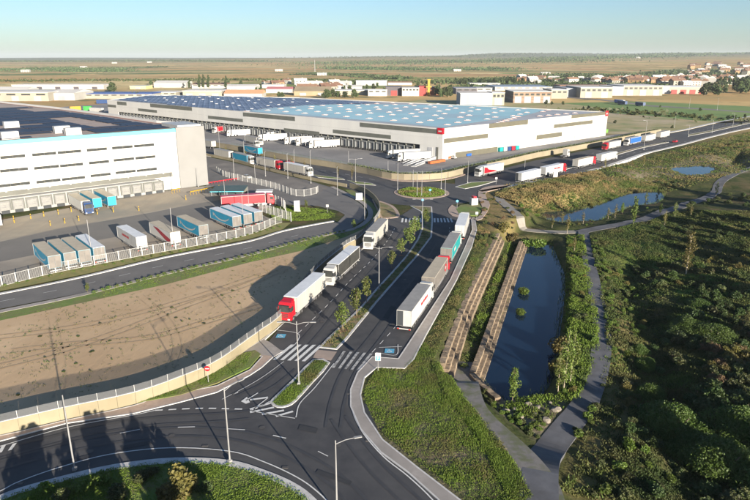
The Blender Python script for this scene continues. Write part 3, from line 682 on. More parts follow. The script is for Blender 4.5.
lp(MB().box(1.2,10,.7,15,TLZ-.5,TLZ+.9),'stair_roof',white)
pr=MB(); pts=[(10.2,16)]+edge
pr.band([(p[0],p[1]) for p in pts],.5,TLZ-3,TLZ+.35); lp(pr,'parapet',greyclad)
lp(MB().ribbon(offset(pts,-1.2 if offset(pts,-1.2)[1][0]<pts[1][0] else 1.2),offset(pts,-2.4 if offset(pts,-1.2)[1][0]<pts[1][0] else 2.4),TLZ-.45),'roof_edge_strip',redline)
# solar fields: rows between red walkways, following the roof
px_fields=[[(-70,143),(0,136.5),(20,135.6),(60,131.5),(85,129.2),(70,128.3),(55,127.8),(0,130.5),(-70,134)],[(-70,131),(0,126.3),(70,120),(106,124.5),(118,126.5),(92,128.3),(76,126.3),(0,127.5)],[(-40,128.5),(0,126.2),(50,124.2),(100,122.8),(118,125.5),(145,126.6),(90,130),(0,130.4)],[(-60,121),(0,118.6),(34,119.4),(60,118),(72,118.3),(98,122),(40,123),(0,124.7),(-60,127)],[(-60,113),(0,109),(12,112.5),(30,113.5),(45,113),(68,117.3),(30,117.9),(0,117),(-60,119)],[(-30,102),(0,105.5),(20,109.5),(36,112.3),(16,112),(0,108.2),(-30,105)]]
def cells(poly,dx,dy,z,gap,h=.12,tilt=0.):
    """solar tables laid on a grid inside a roof polygon"""
    xs=[p[0] for p in poly];ys=[p[1] for p in poly]; out=[]
    y=min(ys)
    while y<max(ys):
        x=min(xs)
        while x<max(xs):
            if in_poly(np.array([x+dx/2]),np.array([y+dy/2]),poly)[0]: out.append((x,y))
            x+=dx+gap
        y+=dy+gap
    return out
UN=[rl(10,137),rl(11.5,127),rl(62,132),rl(73,134),rl(40,135.5),rl(25,136)]
tabs=[]
TX,TY=9.4,3.1; yy=7.5; row=0
def redge(y):
    e_=[(p[0],p[1]) for p in pts]
    for a,c in zip(e_,e_[1:]):
        if a[1]<=y<=c[1]: return a[0]+(c[0]-a[0])*(y-a[1])/(c[1]-a[1])
    return 10.
while yy<150:
    if row%5 in (0,1,2,3):
        x=redge(yy+TY)-5.5-TX
        while x>-LL-30:
            near_unit=any(abs(x+TX/2-q[0])<6.5 and abs(yy+TY/2-q[1])<4.2 for q in UN) 
            if not near_unit and not (abs((x+400)%47-3)<2.2): tabs.append((x,yy))
            x-=TX+.25
        yy+=TY+.25
    else: yy+=2.4
    row+=1
keep=tabs
tm=MB().box(0,TX,0,TY,0,.12).mesh('solar_table',solar)
for p in keep[:290]: link('solar_panel',tm,lb,(p[0],p[1],TLZ-.35))
rest=MB()
for p in keep[290:]: rest.box(p[0],p[0]+TX,p[1],p[1]+TY,TLZ-.35,TLZ-.23)
if keep[290:]: o=lp(rest,'solar_panels',solar); o['kind']='stuff'
# windows (measured in the photograph)
for (u0,v0,u1,v1) in [(-28,158.6,-2,156.6),(0,156.4,25,154.8),(32,154.1,56,152.4),(57.5,152.3,81,150.3),(86.7,149.8,106.7,148),(112,147.6,132.5,145.8),(134,145.7,154,144.2),
   (-28,173,-2,171),(0,170.8,28,168.9),(34,168.2,59,166.2),(60,166.1,83,163.8),(89,163.3,109,161),(113.7,160.5,134,158.3),(135.5,158.2,155.3,156.4),
   (-28,189,1,186.3),(0.5,185.8,30,183),(36.5,182.2,60.5,179.8),(62,179.7,85,177),(90.5,176.2,110.5,173.6),(115.7,173,135.5,170.7),(136.8,170.6,156.8,168.8)]:
    s0,z0=lwall(u0,v0); s1,z1=lwall(u1,v1); zc=(z0+z1)/2
    if s1<s0+1: continue
    zc=16.3 if v0-(-.08*u0)<160 else zc
    f=lp(MB().box(s0,s1,-.07,.02,zc-.42,zc+.42),'window',glass)
    MB().box(s0,s1,-.11,-.072,zc-.5,zc-.43).build('sill',greyclad,f)
    n=max(1,int((s1-s0)/2.3)); fr=MB()
    for i in range(1,n): x=s0+(s1-s0)*i/n; fr.box(x-.04,x+.04,-.1,-.072,zc-.42,zc+.42)
    fr.build('frame',darkband,f)
# band with lamps, dock block and doors
BZ0,BZ1=4.6,6.1
lp(MB().box(-LL,-2.5,-.12,0,BZ0,BZ1),'band',bandgrey)
for i in range(14): x=-6-6.1*i; lp(MB().box(x-.25,x+.25,-.7,-.13,BZ1-.2,BZ1),'wall_lamp',white)
DB=-3.4
lp(MB().box(-LL,-9,DB,-.01,4.15,4.5),'dock_canopy',MATS.get('dock_white') or mat('dock_white',(.27,.27,.265),(.23,.23,.225),rough=.7,scale=.4))
dx_=[]
for u in (-13,2.5,16,30,44,57.5,71,84,97,110,123,134,145,155.5):
    s,_=lwall(u,205-u*.1); dx_.append(s)
dx_=[s for s in dx_]
fm=MB().box(-1.75,-1.45,DB-.25,DB+.1,.9,4.1).box(1.45,1.75,DB-.25,DB+.1,.9,4.1).box(-1.45,1.45,DB-.25,DB+.1,3.8,4.1).mesh('dock_frame',darkband)
rm=MB().box(-1.45,1.45,DB-.02,DB+.25,1.0,3.8).mesh('dock_door',doorw)
sm_=MB().box(-1.42,-1.12,DB-.14,DB-.03,1.1,3.75).box(1.12,1.42,DB-.14,DB-.03,1.1,3.75).box(-1.12,1.12,DB-.14,DB-.03,3.35,3.75).box(-1.05,1.05,DB-.06,DB-.03,2.5,2.62).box(-.9,.9,DB-.06,DB-.03,1.8,2.15).mesh('dock_seal',doorm)
bm_=MB().box(-1.1,1.1,DB-.45,DB-.05,.05,.95).mesh('dock_buffer',dockdark)
for s in dx_:
    link('dock_frame',fm,lb,(s,0,0)); link('dock_door',rm,lb,(s,0,0)); link('dock_seal',sm_,lb,(s,0,0)); link('dock_buffer',bm_,lb,(s,0,0))
blk=MB(); prev=-LL
for s in sorted(dx_)+[None]:
    e=(s-1.78) if s is not None else -9.
    if e>prev: blk.box(prev,e,DB,-.01,0,4.14)
    if s is not None: blk.box(s-1.78,s+1.78,DB,-.01,0,.9).box(s-1.45,s+1.45,DB+.27,-.01,.9,4.14); prev=s+1.78
lp(blk,'dock_block',mat('dock_white',(.27,.27,.265),(.23,.23,.225),rough=.7,scale=.4))
for (x,y) in ((0,-.6),(-7,-.8)): pass
lbM=Matrix.Translation((B_.x,B_.y,0))@Matrix.Rotation(math.atan2(e1.y,e1.x),4,'Z')
def LB(x,y): p=lbM@Vector((x,y,0)); return (p.x,p.y)
# rooftop units
hv=thing('rooftop_unit',None,None); 
MB().box(-2.1,2.1,-1.3,1.3,.15,2.0).build('casing',white,hv); 
g_=MB()
for x in (-1.1,0.9): g_.box(x-.55,x+.55,-1.36,-1.305,.55,1.6)
g_.build('fan_grille',tanroof,hv); MB().box(-2.2,2.2,-1.4,1.4,0,.15).build('base_frame',steel,hv)
KH=Kind(hv)
for u,v,lab in ((10,138.6,'white rooftop air unit at the left front of the distribution building'),(11.5,127.5,'white rooftop air unit further back at the left of the solar roof'),(62,132.5,'larger white rooftop air unit left of a pair near the front roof edge'),(73,134.5,'white rooftop air unit right of a pair near the front roof edge')):
    p=G(u,v,TLZ-.5); KH.put((p[0],p[1],TLZ-.55),math.atan2(e1.y,e1.x),lab,'air conditioner','rooftop units on the distribution building',scale=(1.15,1.1,1.15))
# yellow and red bits by the tower foot
def barrier(u,v,n,rz,m_,lab,name='guard_rail',h=.8,post=1.2):
    x,y=G(u,v); t=thing(name,lab,'barrier',(x,y,.03),rz)
    MB().box(0,n*post,-.06,.06,h-.28,h).build('rail',m_,t)
    for i in range(n+1): MB().box(i*post-.06,i*post+.06,-.1,-.06,0,h).build('post',m_,t)
    return t
barrier(190.5,195.5,8,ang((191,195.5),(210,191.5)),yellow,'yellow guard rail in front of the cream corner tower',h=1.4)
barrier(172,194,3,ang((172,194),(180,192)),yellow,'short yellow guard rail at the right end of the loading docks',h=1.5)
barrier(212,191,4,ang((212,191),(219,188.5)),yellow,'yellow guard rail beside the green roofed shelter',h=1.2)
barrier(206,184.8,12,ang((206,184.5),(238,179.5)),red,'thin red rail behind the green roofed shelter',h=.8)
# yellow bollards between the docks
bl=thing('bollard',None,None); MB().tube([(0,0,0),(0,0,1.0)],.09,n=8).build('post',yellow,bl); MB().tube([(0,0,.6),(0,0,.75)],.1,n=8).build('stripe',chassis,bl); KBo=Kind(bl)
for u,v in [(14,221),(14.5,223),(31,219),(44,216.5),(58.5,214.5),(50.5,226),(65,223.5),(79,221),(71.5,212),(97.5,214.5),(113.5,212.5),(139,211),(-1,225),(186,200)]:
    x,y=G(u,v); KBo.put((x,y,.05),0,'yellow safety bollard on the dock apron of the distribution building','bollard','yellow bollards on the dock apron',1.5)

# ------------------------------------------------------------ big low warehouse
WZ=14.3
WC=Vector(G(443,128.5,WZ)); WL=Vector(G(107,99.7,WZ)); WR=Vector(G(608,111.5,WZ)); WB1=Vector(G(150,94.6,WZ)); WB2=Vector(G(300,97.3,WZ))
wh=thing('warehouse','vast low grey and white warehouse with pale sky reflection painted on its solar roof and many loading docks','building')
def wallseg(P,Q,th=.5,z0=0,z1=WZ,m_=greyclad,name='wall'):
    d=(Q-P).normalized(); n=Vector((d.y,-d.x)); 
    pts=[tuple(P),tuple(Q),tuple(Q-n*th),tuple(P-n*th)]
    c=(P+Q)/2
    MB().prism(pts,z0,z1).build(name,m_,wh)
def onwall(P,Q,s0,s1,z0,z1,pr_,m_,name,parent=None,back=0.,inst=None):
    d=(Q-P).normalized(); rz=math.atan2(d.y,d.x)
    return MB().box(0,s1-s0,-pr_,-back,z0,z1).build(name,m_,parent or wh,loc=(P.x+d.x*s0,P.y+d.y*s0,0),rz=rz)
# long grey side runs WL -> WC (outside is on its right hand), bright end runs WC -> WR
wallseg(WL-(WC-WL).normalized()*0,WC,z0=6.0,m_=MATS['band_grey']); wallseg(WC,WR,m_=MATS['band_grey'])
def wpanels(P,Q,wd_,levels,m_):
    d_=(Q-P).normalized(); L_=(Q-P).length; n_=int(L_/wd_); wd_=L_/n_; rz_=math.atan2(d_.y,d_.x)
    for za,zb in levels:
        pmesh=MB().box(.02,wd_-.02,-.06,-.003,za,zb).mesh('wall_panel',m_)
        for i in range(n_): link('wall_panel',pmesh,wh,(P.x+d_.x*wd_*i,P.y+d_.y*wd_*i,0),rz_)
wpanels(WL,WC,8.,((6.0,9.95),(9.99,WZ+.05)),greyclad); wpanels(WC,WR,8.,((0,7.0),(7.04,WZ+.05)),whiteclad2)
wallseg(WR,WB2,m_=whiteclad2); wallseg(WB2,WB1); wallseg(WB1,WL)
def inset(P): 
    c=(WC+WL+WR+WB1+WB2)/5; return tuple(P+(c-P).normalized()*.8)
MB().sheet([inset(p) for p in (WC,WR,WB2,WB1,WL)],WZ-.5).build('roof',greyroof,wh)
LWl=(WC-WL).length; RWl=(WR-WC).length
def strip_on(P,Q,u0,v0,u1,v1,th,m_,name='band',pr_=.12):
    s0,z0=wallpt(P,Q,u0,v0); s1,z1=wallpt(P,Q,u1,v1); z=(z0+z1)/2
    onwall(P,Q,max(.1,s0),min((Q-P).length-.02,s1),z-th,min(z,WZ+.12),pr_,m_,name)
for q in [(117,100.6,126.5,102.7,2.3,'darkband'),(150,102.4,192,108.2,2.2,'darkband'),(243,111.6,295,117.5,2.1,'darkband'),(360,122.2,439,129.6,1.9,'darkband')]:
    strip_on(WL,WC,q[0],q[1],q[2],q[3],q[4]+.2,MATS['dark_band'],'upper_band')
for q in [(107.5,104,116,105.3),(138,107.6,157,110.7),(208,114.3,243,120.3),(284,126.8,319.5,133),(333,127.7,391,137)]:
    strip_on(WL,WC,*q,1.9,MATS['dark_band'],'lower_band')
strip_on(WL,WC,391,131,438,137.2,.9,greyclad,'lower_band')
for q in [(489,123.5,528,119.8,2.3),(571.5,114.8,606,111.2,2.0)]: strip_on(WC,WR,*q,oliveband,'upper_band')
for q in [(443.8,138.6,488,133.6,2.1),(554,124.2,592.5,120.2,2.0),(536.5,135.2,562,131.8,2.4),(455.5,152.4,497.5,146.6,3.2)]: strip_on(WC,WR,*q,oliveband,'lower_band')
strip_on(WC,WR,575,129.8,584,128.8,5,mat('tan_door',(.48,.42,.30),rough=.7),'gate_door')
# red signs at both ends of the bright face
s_=MB(); 
o=onwall(WL,WC,LWl-2.9,LWl+.15,WZ-2.6,WZ+.15,.3,red,'sign'); onwall(WL,WC,LWl-2.3,LWl-.5,WZ-1.6,WZ-1.0,.34,white,'sign_lettering',back=.302)
onwall(WC,WR,-.0,.7,WZ-2.6,WZ+.15,.3,red,'sign'); onwall(WC,WR,RWl-3,RWl,WZ-2.6,WZ+.5,.3,red,'sign'); onwall(WC,WR,RWl-2.1,RWl-.9,WZ-1.6,WZ-.6,.34,white,'sign_lettering',back=.302)
# dock level under the overhanging grey wall: dark recess with frames and doors
d=(WC-WL).normalized(); nrm=Vector((d.y,-d.x))
wallseg(WL,WL+d*16,z0=0,z1=5.99,m_=greyclad,name='lower_wall'); wallseg(WC-d*13,WC,z0=0,z1=5.99,m_=greyclad,name='lower_wall')
P0=WL-nrm*1.2+d*16; P1=WC-nrm*1.2-d*13
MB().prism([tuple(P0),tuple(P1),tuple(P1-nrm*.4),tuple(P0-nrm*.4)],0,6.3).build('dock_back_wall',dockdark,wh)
rz=math.atan2(d.y,d.x)
pm=MB().box(-.28,.28,.5,1.15,0,5.98).mesh('pier',MATS['band_grey']); 
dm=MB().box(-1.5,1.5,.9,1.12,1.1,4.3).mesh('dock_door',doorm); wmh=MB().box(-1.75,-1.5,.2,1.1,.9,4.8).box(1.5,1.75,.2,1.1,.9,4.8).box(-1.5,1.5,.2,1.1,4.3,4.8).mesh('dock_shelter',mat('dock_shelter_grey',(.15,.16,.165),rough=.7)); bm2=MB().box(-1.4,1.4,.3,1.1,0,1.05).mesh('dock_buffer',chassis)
ndock=58; s0=18.; pitch=(LWl-13-18-4)/ndock
for i in range(ndock+1):
    p=WL+d*(s0+i*pitch)
    link('pier',pm,wh,(p.x,p.y,0),rz)
    if i<ndock and i not in (19,20,38):
        q=WL+d*(s0+(i+.5)*pitch)
        link('dock_door',dm,wh,(q.x,q.y,0),rz); link('dock_shelter',wmh,wh,(q.x,q.y,0),rz); link('dock_buffer',bm2,wh,(q.x,q.y,0),rz)
o=onwall(WL,WC,LWl-8.2,LWl-5.6,0,5.2,.12,greyroof,'service_door'); onwall(WL,WC,LWl-3.4,LWl-2.2,0,5.6,.16,MATS['band_grey'],'service_door')
# roof: blue solar cells to the left, their sky reflection painted pale blue to the right, skylights in rows
def rpx(u,v): return G(u,v,WZ-.4)
MB().sheet([rpx(*p) for p in [(243,110.7),(300,104.8),(350,104),(430,104.8),(470,104.6),(530,107.7),(545,110),(520,116.5),(486,120.6),(443,127.3),(400,123.2),(360,119.8),(300,115.2)]],WZ-.44).build('painted_sheen_sheet',skysheen,wh)
def loc2_(p): q=Vector(rpx(*p))-WL; return (q.dot(d),-q.dot(nrm))
SKM=MB().box(-.8,.8,-.5,.5,0,.45).mesh('skylight',skyl)
# solar tables on the left part of the roof
for i in range(10,int(LWl)-60,13):
    for j in range(5,110,12):
        x=i+(j%24)*.25
        if j<118 and in_poly(np.array([x]),np.array([j+.0]),[(loc2_(p)) for p in [(122,99.8),(150,96.3),(200,96.2),(297,99),(330,100.8),(300,105.2),(270,107.6),(243,110.6),(200,107),(160,103.4)]])[0] and (i*7+j)%5 in (1,3): o=link('skylight',SKM,wh,(*(WL+d*x-nrm*j),WZ-.2),rz+.3)
poly=[rpx(*p) for p in [(118,99.8),(150,95.8),(200,95.7),(297,98.5),(330,100.3),(385,103.2),(340,104.2),(300,105.6),(270,108),(243,111.2),(200,107.6),(160,103.8)]]
xs=[p[0] for p in poly];ys=[p[1] for p in poly]
loc2=lambda x,y:(Vector((x,y))-WL)
polyl=[(loc2(*p).dot(d),-loc2(*p).dot(nrm)) for p in poly]
t=cells(polyl,5.2,3.2,0,1.3)
random.Random(3).shuffle(t); t=sorted(t,key=lambda p:p[1]-.3*p[0])
tm2=MB().box(0,5.2,0,3.2,0,.25).mesh('solar_table',solar2); tm2.materials.append(solar2)
def l2w(x,y): p=WL+d*x-nrm*y; return (p.x,p.y)
for p in t[:290]: x,y=l2w(*p); link('solar_panel',tm2,wh,(x,y,WZ-.3),rz)
mb=MB(); 
for p in t[290:]:
    x,y=l2w(*p); M=Matrix.Translation((x,y,WZ-.3))@Matrix.Rotation(rz,4,'Z'); mb.box(0,5.2,0,3.2,0,.25,M=M)
if t[290:]: o=mb.build('solar_panels',solar2,wh); o['kind']='stuff'
print('solar',len(keep),len(t))
km=MB().box(-1.5,1.5,-1.6,.9,0,.2).mesh('skylight_base',skylb); dmx=MB().box(-.8,.8,-.5,.5,.2,.4).mesh('skylight',skyl)
pl=[(loc2(*rpx(*p)).dot(d),-loc2(*rpx(*p)).dot(nrm)) for p in [(243,111),(300,105.5),(350,102),(430,103.2),(500,106),(598,111),(560,114),(486,120.3),(443,127),(360,119.5)]]
cnt=0
for i in range(12,int(LWl),17):
    for j in range(6,150,13):
        x=i+ (j%22)*.3; y=j
        if in_poly(np.array([x]),np.array([y]),pl)[0]:
            X,Y=l2w(x,y); o=link('skylight',dmx,wh,(X,Y,WZ-.43),rz+.3); link('base',km,o)
            cnt+=1
for u0,v0,u1,v1,n in ((498,123,518,116.5,6),(575,113,540,116,5)):
    for i in range(n): X,Y=rpx(u0+(u1-u0)*i/(n-1),v0+(v1-v0)*i/(n-1)); o=link('skylight',dmx,wh,(X,Y,WZ-.43),rz+.3); link('base',km,o)

# ------------------------------------------------------------ lorries
def cab_shell():
    """cab-over tractor cab, x forward, front at x=0"""
    prof=[(-2.25,.95),(-2.25,3.55),(-1.9,3.82),(-.55,3.72),(-.22,3.2),(-.02,2.05),(0,1.0),(0,.55),(-.25,.42),(-.9,.42),(-.95,.95)]
    bm=bmesh.new(); vs=[[bm.verts.new((x,s*(1.22 if z<3.3 else 1.12),z)) for x,z in prof] for s in (-1,1)]
    n=len(prof); bm.faces.new(vs[0]); bm.faces.new(vs[1][::-1])
    for i in range(n): bm.faces.new((vs[0][i],vs[1][i],vs[1][(i+1)%n],vs[0][(i+1)%n])[::-1])
    bmesh.ops.recalc_face_normals(bm,faces=bm.faces)
    bmesh.ops.bevel(bm,geom=[e for e in bm.edges if e.calc_face_angle(0)>.5],offset=.07,segments=2,affect='EDGES',clamp_overlap=True)
    me=bpy.data.meshes.new('cab'); bm.to_mesh(me); bm.free(); return me
CABME=cab_shell(); CABS={}
def cab_mesh(m_):
    if m_.name not in CABS: c=CABME.copy(); c.materials.append(m_); CABS[m_.name]=c
    return CABS[m_.name]
def wheel_mesh():
    t=MB(); n=14; r=.5; w_=.14
    for sgn in (-1,1): pass
    prof=[(r*.55,-w_),(r*.9,-w_),(r,-w_*.7),(r,w_*.7),(r*.9,w_),(r*.55,w_)]
    vs=[(p*math.cos(2*math.pi*k/n),y,p*math.sin(2*math.pi*k/n)) for k in range(n) for p,y in prof]; K=len(prof)
    fs=[(k*K+j,((k+1)%n)*K+j,((k+1)%n)*K+j+1,k*K+j+1) for k in range(n) for j in range(K-1)]
    t.add(vs,fs); tyre=t.mesh('tyre',rubber)
    q=MB(); q.tube([(0,-.10,0),(0,.10,0)],r*.56,n=12); q.tube([(0,-.15,0),(0,.15,0)],.14,n=8); return tyre,q.mesh('rim',steel)
TYRE,RIM=wheel_mesh()
ARC=[(-5.2,.55),(-4.2,.05),(-2.6,-.42),(-.6,-.62),(1.6,-.55),(3.4,-.15),(4.6,.45),(4.9,.2),(3.6,-.5),(1.8,-.95),(-.6,-1.05),(-2.9,-.78),(-4.6,-.15),(-5.4,.5)]
def lorry(cab=None,side=curtg,roof=greyroof_t,trailer=True,decal=None,door=None,length=13.6,black=None,front=None,detail=True,rear=None):
    """origin on the ground under the middle of the whole vehicle, x forward"""
    name='lorry' if (cab and trailer) else ('tractor_unit' if cab else 'trailer')
    root=thing(name,None,None)
    if trailer:
        x0,x1=(-8.2,-8.2+length) if cab else (-length/2,length/2); z0,z1=1.12,3.98; wd=1.27
        b=MB().box(x0+.04,x1-.04,-wd+.02,wd-.02,z0,z1-.06); body=b.build('trailer_body',side,root)
        rf=MB().box(x0,x1,-wd,wd,z1-.06,z1); 
        rf.build('trailer_roof',roof,root)
        fr=MB()
        for s in (-1,1): 
            fr.box(x0,x1,s*wd-.02,s*wd+.02,z0-.1,z0+.06); fr.box(x0,x1,s*wd-.02,s*wd+.015,z1-.16,z1-.061)
            for xx in (x0+.03,x1-.03): fr.box(xx-.05,xx+.05,s*wd-.02,s*wd+.02,z0,z1-.06)
        fr.build('trailer_frame',white if side is not darkgrey else greyroof_t,root)
        rr=rear or side
        if door=='open':
            MB().box(x0-.04,x0+.03,-1.2,.15,z0+.05,z1-.15).build('rear_door',white,root); MB().box(x0-.03,x0+.035,.16,1.2,z0+.05,z1-.15).build('dark_doorway_panel',dockdark,root)  # solid dark panel on the closed body, interior shade painted in its colour
        else:
            for s in (-1,1):
                dd=MB().box(x0-.03,x0+.035,min(0,s*1.21)+.01,max(0,s*1.21)-.01,z0+.05,z1-.12).build('rear_door',rr,root)
                if detail: MB().box(x0-.06,x0-.032,s*.5-.025,s*.5+.025,z0+.05,z1-.15).build('lock_rod',steel,dd)
        MB().box(x0-.02,x0+.1,-1.2,1.2,.5,.68).build('bumper_bar',white,root)
        if detail:
            for s in (-1,1): MB().box(x0-.05,x0-.021,s*1.0-.17,s*1.0+.17,.51,.67).build('tail_lamp',redlamp,root)
        MB().box(x0+.2,x1-.2,-.5,.5,.85,1.11).build('chassis',chassis,root)
        for s in (-1,1): MB().box(x0+5.2,x1-3.6,s*1.2-.03,s*1.2+.03,.5,.95).build('side_guard',steel,root)
        for xx in (x0+2.0,x0+3.3,x0+4.6):
            for s in (-1,1):
                t_=link('wheel',TYRE,root,(xx,s*1.08,.5)); link('rim',RIM,t_)
        if not cab:
            for s in (-1,1): MB().box(x1-2.4,x1-2.25,s*.8-.07,s*.8+.07,0,1.1).build('landing_leg',steel,root)
        if decal=='arc':
            for s in (-1,1):
                vs=[(p[0]*.9+(x0+x1)/2,s*(wd+.012),z0+1.45+p[1]*.95*1.0) for p in ARC]; n=len(vs)
                fs=[(i,i+1,n-2-i,n-1-i) for i in range(n//2-1)]
                o=MB().add(vs,fs).build('smile_logo',white,root)
                xx=(x0+x1)/2+4.2; MB().add([(xx-.5,s*(wd+.012),z0+1.75),(xx+.8,s*(wd+.012),z0+2.1),(xx+.55,s*(wd+.012),z0+1.0)],[(0,1,2)]).build('arrow_head',white,root)
        if decal=='swoosh':
            for s in (-1,1):
                y=s*(wd+.012); MB().add([(x1-.3,y,z0+.1),(x1-.3,y,z1-.3),(x1-2.2,y,z1-.6),(x1-3.2,y,z0+1.4),(x1-6.5,y,z0+.9),(x1-9.5,y,z0+.1)],[(0,1,2,3,4,5)]).build('red_swoosh',red,root)
        if decal=='redlabel':
            for s in (-1,1):
                y=s*(wd+.012); mbx=MB()
                for i,(a_,c_) in enumerate([(-1.6,1.2),(-.1,.9),(1.0,1.3),(2.5,.6)]): mbx.add([(a_,y,z0+1.3),(a_+c_,y,z0+1.3),(a_+c_,y,z0+1.85),(a_,y,z0+1.85)],[(0,1,2,3)])
                mbx.build('red_lettering',red,root)
        if decal=='wave':
            for s in (-1,1):
                y=s*(wd+.012); MB().add([(x0+.3,y,z0+.2),(x0+3,y,z0+.2),(x0+6.5,y,z0+1.1),(x0+11,y,z1-.5),(x0+8,y,z1-.4),(x0+4,y,z0+1.7),(x0+.3,y,z0+1.1)],[(0,1,2,3,4,5,6)]).build('dark_swoosh',darkred,root)
        if decal=='emblem':
            for s in (-1,1):
                y=s*(wd+.012); o=MB().add([(3.0+1.0*math.cos(t),y,z0+1.4+.85*math.sin(t)) for t in [2*math.pi*k/14 for k in range(14)]],[tuple(range(14))]).build('round_emblem',red,root)
                MB().add([(3.0+.5*math.cos(t),s*(wd+.02),z0+1.4+.4*math.sin(t)) for t in [2*math.pi*k/10 for k in range(10)]],[tuple(range(10))]).build('emblem_centre',white,o)
        if decal=='teal_text':
            for s in (-1,1):
                y=s*(wd+.012); MB().add([(-5,y,z0+1.1),(-2.4,y,z0+1.1),(-2.0,y,z0+1.9),(-5,y,z0+1.9)],[(0,1,2,3)]).build('white_lettering',white,root)
        if front: MB().box(x1-.02,x1+.03,-1.22,1.22,z0+.1,z1-.1).build('front_panel',front,root)
    if cab:
        xf=8.25 if trailer else 2.9
        cb=link('cab',cab_mesh(cab),root,(xf,0,0))
        ws=MB().add([(-.005,-1.05,2.12),(-.005,1.05,2.12),(-.20,.98,3.16),(-.20,-.98,3.16)],[(0,1,2,3)]).build('windscreen',glass,cb,loc=(.03,0,0))
        for s in (-1,1):
            MB().add([(-1.35,s*1.225,2.15),(-.3,s*1.225,2.05),(-.42,s*1.225,2.95),(-1.35,s*1.225,2.95)],[(0,1,2,3)]).build('side_window',glass,cb)
            MB().box(-.05,.12,s*1.28-.12,s*1.28+.12,2.3,3.0).build('mirror',chassis,cb)
            MB().box(.0,.05,s*.9-.2,s*.9+.2,.7,.9).build('headlight',clearlamp,cb)
        gmb=MB()
        for k in range(4): gmb.box(0,.03,-.8,.8,1.12+.2*k,1.22+.2*k)
        gmb.build('grille',chassis,cb); MB().box(-.1,.06,-1.22,1.22,.4,.62).build('bumper',chassis if cab is not white else greyclad,cb)
        MB().box(-.3,.16,-1.0,1.0,3.25,3.33).build('sun_visor',chassis,cb)
        MB().box(xf-6.0,xf-.9,-.45,.45,.6,.95).build('tractor_chassis',chassis,root)
        for s in (-1,1): MB().box(xf-4.1,xf-2.5,s*1.0-.25,s*1.0+.25,.45,1.0).build('fuel_tank',steel,root)
        if trailer: MB().add([(xf-2.2,-1.0,3.6),(xf-2.2,1.0,3.6),(xf-1.2,.9,3.8),(xf-1.2,-.9,3.8),(xf-2.25,-1.0,3.97),(xf-2.25,1.0,3.97)],[(2,3,4,5),(0,1,5,4),(1,2,5),(3,0,4)]).build('roof_deflector',cab,root)
        for xx in (xf-1.4,xf-5.1):
            for s in (-1,1):
                t_=link('wheel',TYRE,root,(xx,s*(1.05),.5)); link('rim',RIM,t_)
    return Kind(root)
def far_lorry(cab=None,side=curtg,roof=greyroof_t,trailer=True,**k): return lorry(cab,side,roof,trailer,detail=False,**k)

def nose_side(front,rear,side,L_=16.5):
    """centre and heading from the two ends of the visible lower edge; side=+1 if that edge is the vehicle's left"""
    F_=Vector(G(*front));B2=Vector(G(*rear)); dd=(F_-B2).normalized(); n=Vector((-dd.y,dd.x))
    return F_-dd*(L_/2)-n*side*1.27, math.atan2(dd.y,dd.x)
GL='lorries parked in the left lane'; GRt='lorries parked in the right lane'
c,h=nose_side((291,324.5),(328,290),1); lorry(red,curtg,whiteroof).put((*c,.05),h,'red cab lorry with pale grey curtain trailer parked beside the cream wall','lorry',GL)
c,h2=nose_side((336,287.5),(358,263),1); lorry(white,curtb,whiteroof,black=True).put((*c,.05),h,'white cab lorry with black curtain trailer parked beside the cream wall','lorry',GL)
c,h2=nose_side((373,251),(388,233),1); lorry(white,curtg,greyroof_t,front=white).put((*c,.05),math.atan2(*(lambda a,b_:(b_[1]-a[1],b_[0]-a[0]))(G(388,232),G(371,252))),'white cab lorry with grey trailer at the upper end of the wall, nearest the crossing','lorry',GL)
def tail(px,dirpx,cabbed=True):
    p=Vector(G(*px)); dd=(Vector(G(*dirpx[1]))-Vector(G(*dirpx[0]))).normalized(); n=Vector((-dd.y,dd.x)); return p+dd*8.2+n*1.27, math.atan2(dd.y,dd.x)
c,h=tail((411,333.5),((412,338),(450,280))); lorry(white,whitewall,greyroof_t,decal='redlabel',door='open').put((*c,.05),h,'white lorry with a dark panel for its open rear door, last in the row beside the pavement','lorry',GRt)
c,h=tail((434,297.5),((430,310),(460,259))); lorry(red,darkgrey,tanroof,decal='emblem').put((*c,.05),h,'dark curtain lorry with red cab and round emblem between the white and the teal ones','lorry',GRt)
c,h=tail((451.5,265.5),((450,280),(470,238))); lorry(white,teal,greyroof_t,decal='teal_text',rear=darkgrey).put((*c,.05),h,'teal lorry with dark rear doors in the row beside the pavement','lorry',GRt)
c,h=tail((464.5,241),((463,252),(471,224))); lorry(white,white,whiteroof).put((*c,.05),h,'white lorry at the head of the row, closest to the upper zebra crossing','lorry',GRt)

# trailers standing in the yard
YR=math.atan2(n1.y,n1.x); e_out=n1
def yard_trailer(px,kind,lab,grp=None,cat='trailer'):
    """px: ground pixel of the middle of the end nearest the fence"""
    p=Vector(G(*px)); dd=Vector((math.cos(YR+R(-0)),math.sin(YR))); c=p-dd*6.8
    return kind.put((c.x,c.y,.04),YR+math.pi,lab,cat,grp)
KB=far_lorry(None,tealblue,tanroof,decal='arc',rear=darkgrey); KW=lorry(None,tealblue,whiteroof,decal='arc',rear=darkgrey)
BG='blue trailers with a white smile logo'
yard_trailer((56.7,273),KB,'blue trailer with tan roof, leftmost of the four at the yard fence',BG)
yard_trailer((72,269.6),KB,'blue trailer with tan roof, second from the left at the yard fence',BG)
yard_trailer((86.5,267),KB,'blue trailer with tan roof, third from the left at the yard fence',BG)
yard_trailer((101,264),KW,'blue trailer with white roof, fourth from the left at the yard fence',BG)
yard_trailer((143,252.5),lorry(None,white,whiteroof,decal='redlabel'),'white trailer with small red lettering standing alone at the yard fence')
yard_trailer((176.5,247.5),lorry(None,whitewall,tanroof,decal='wave',rear=whitewall),'white trailer with dark red side swoosh standing at the yard fence')
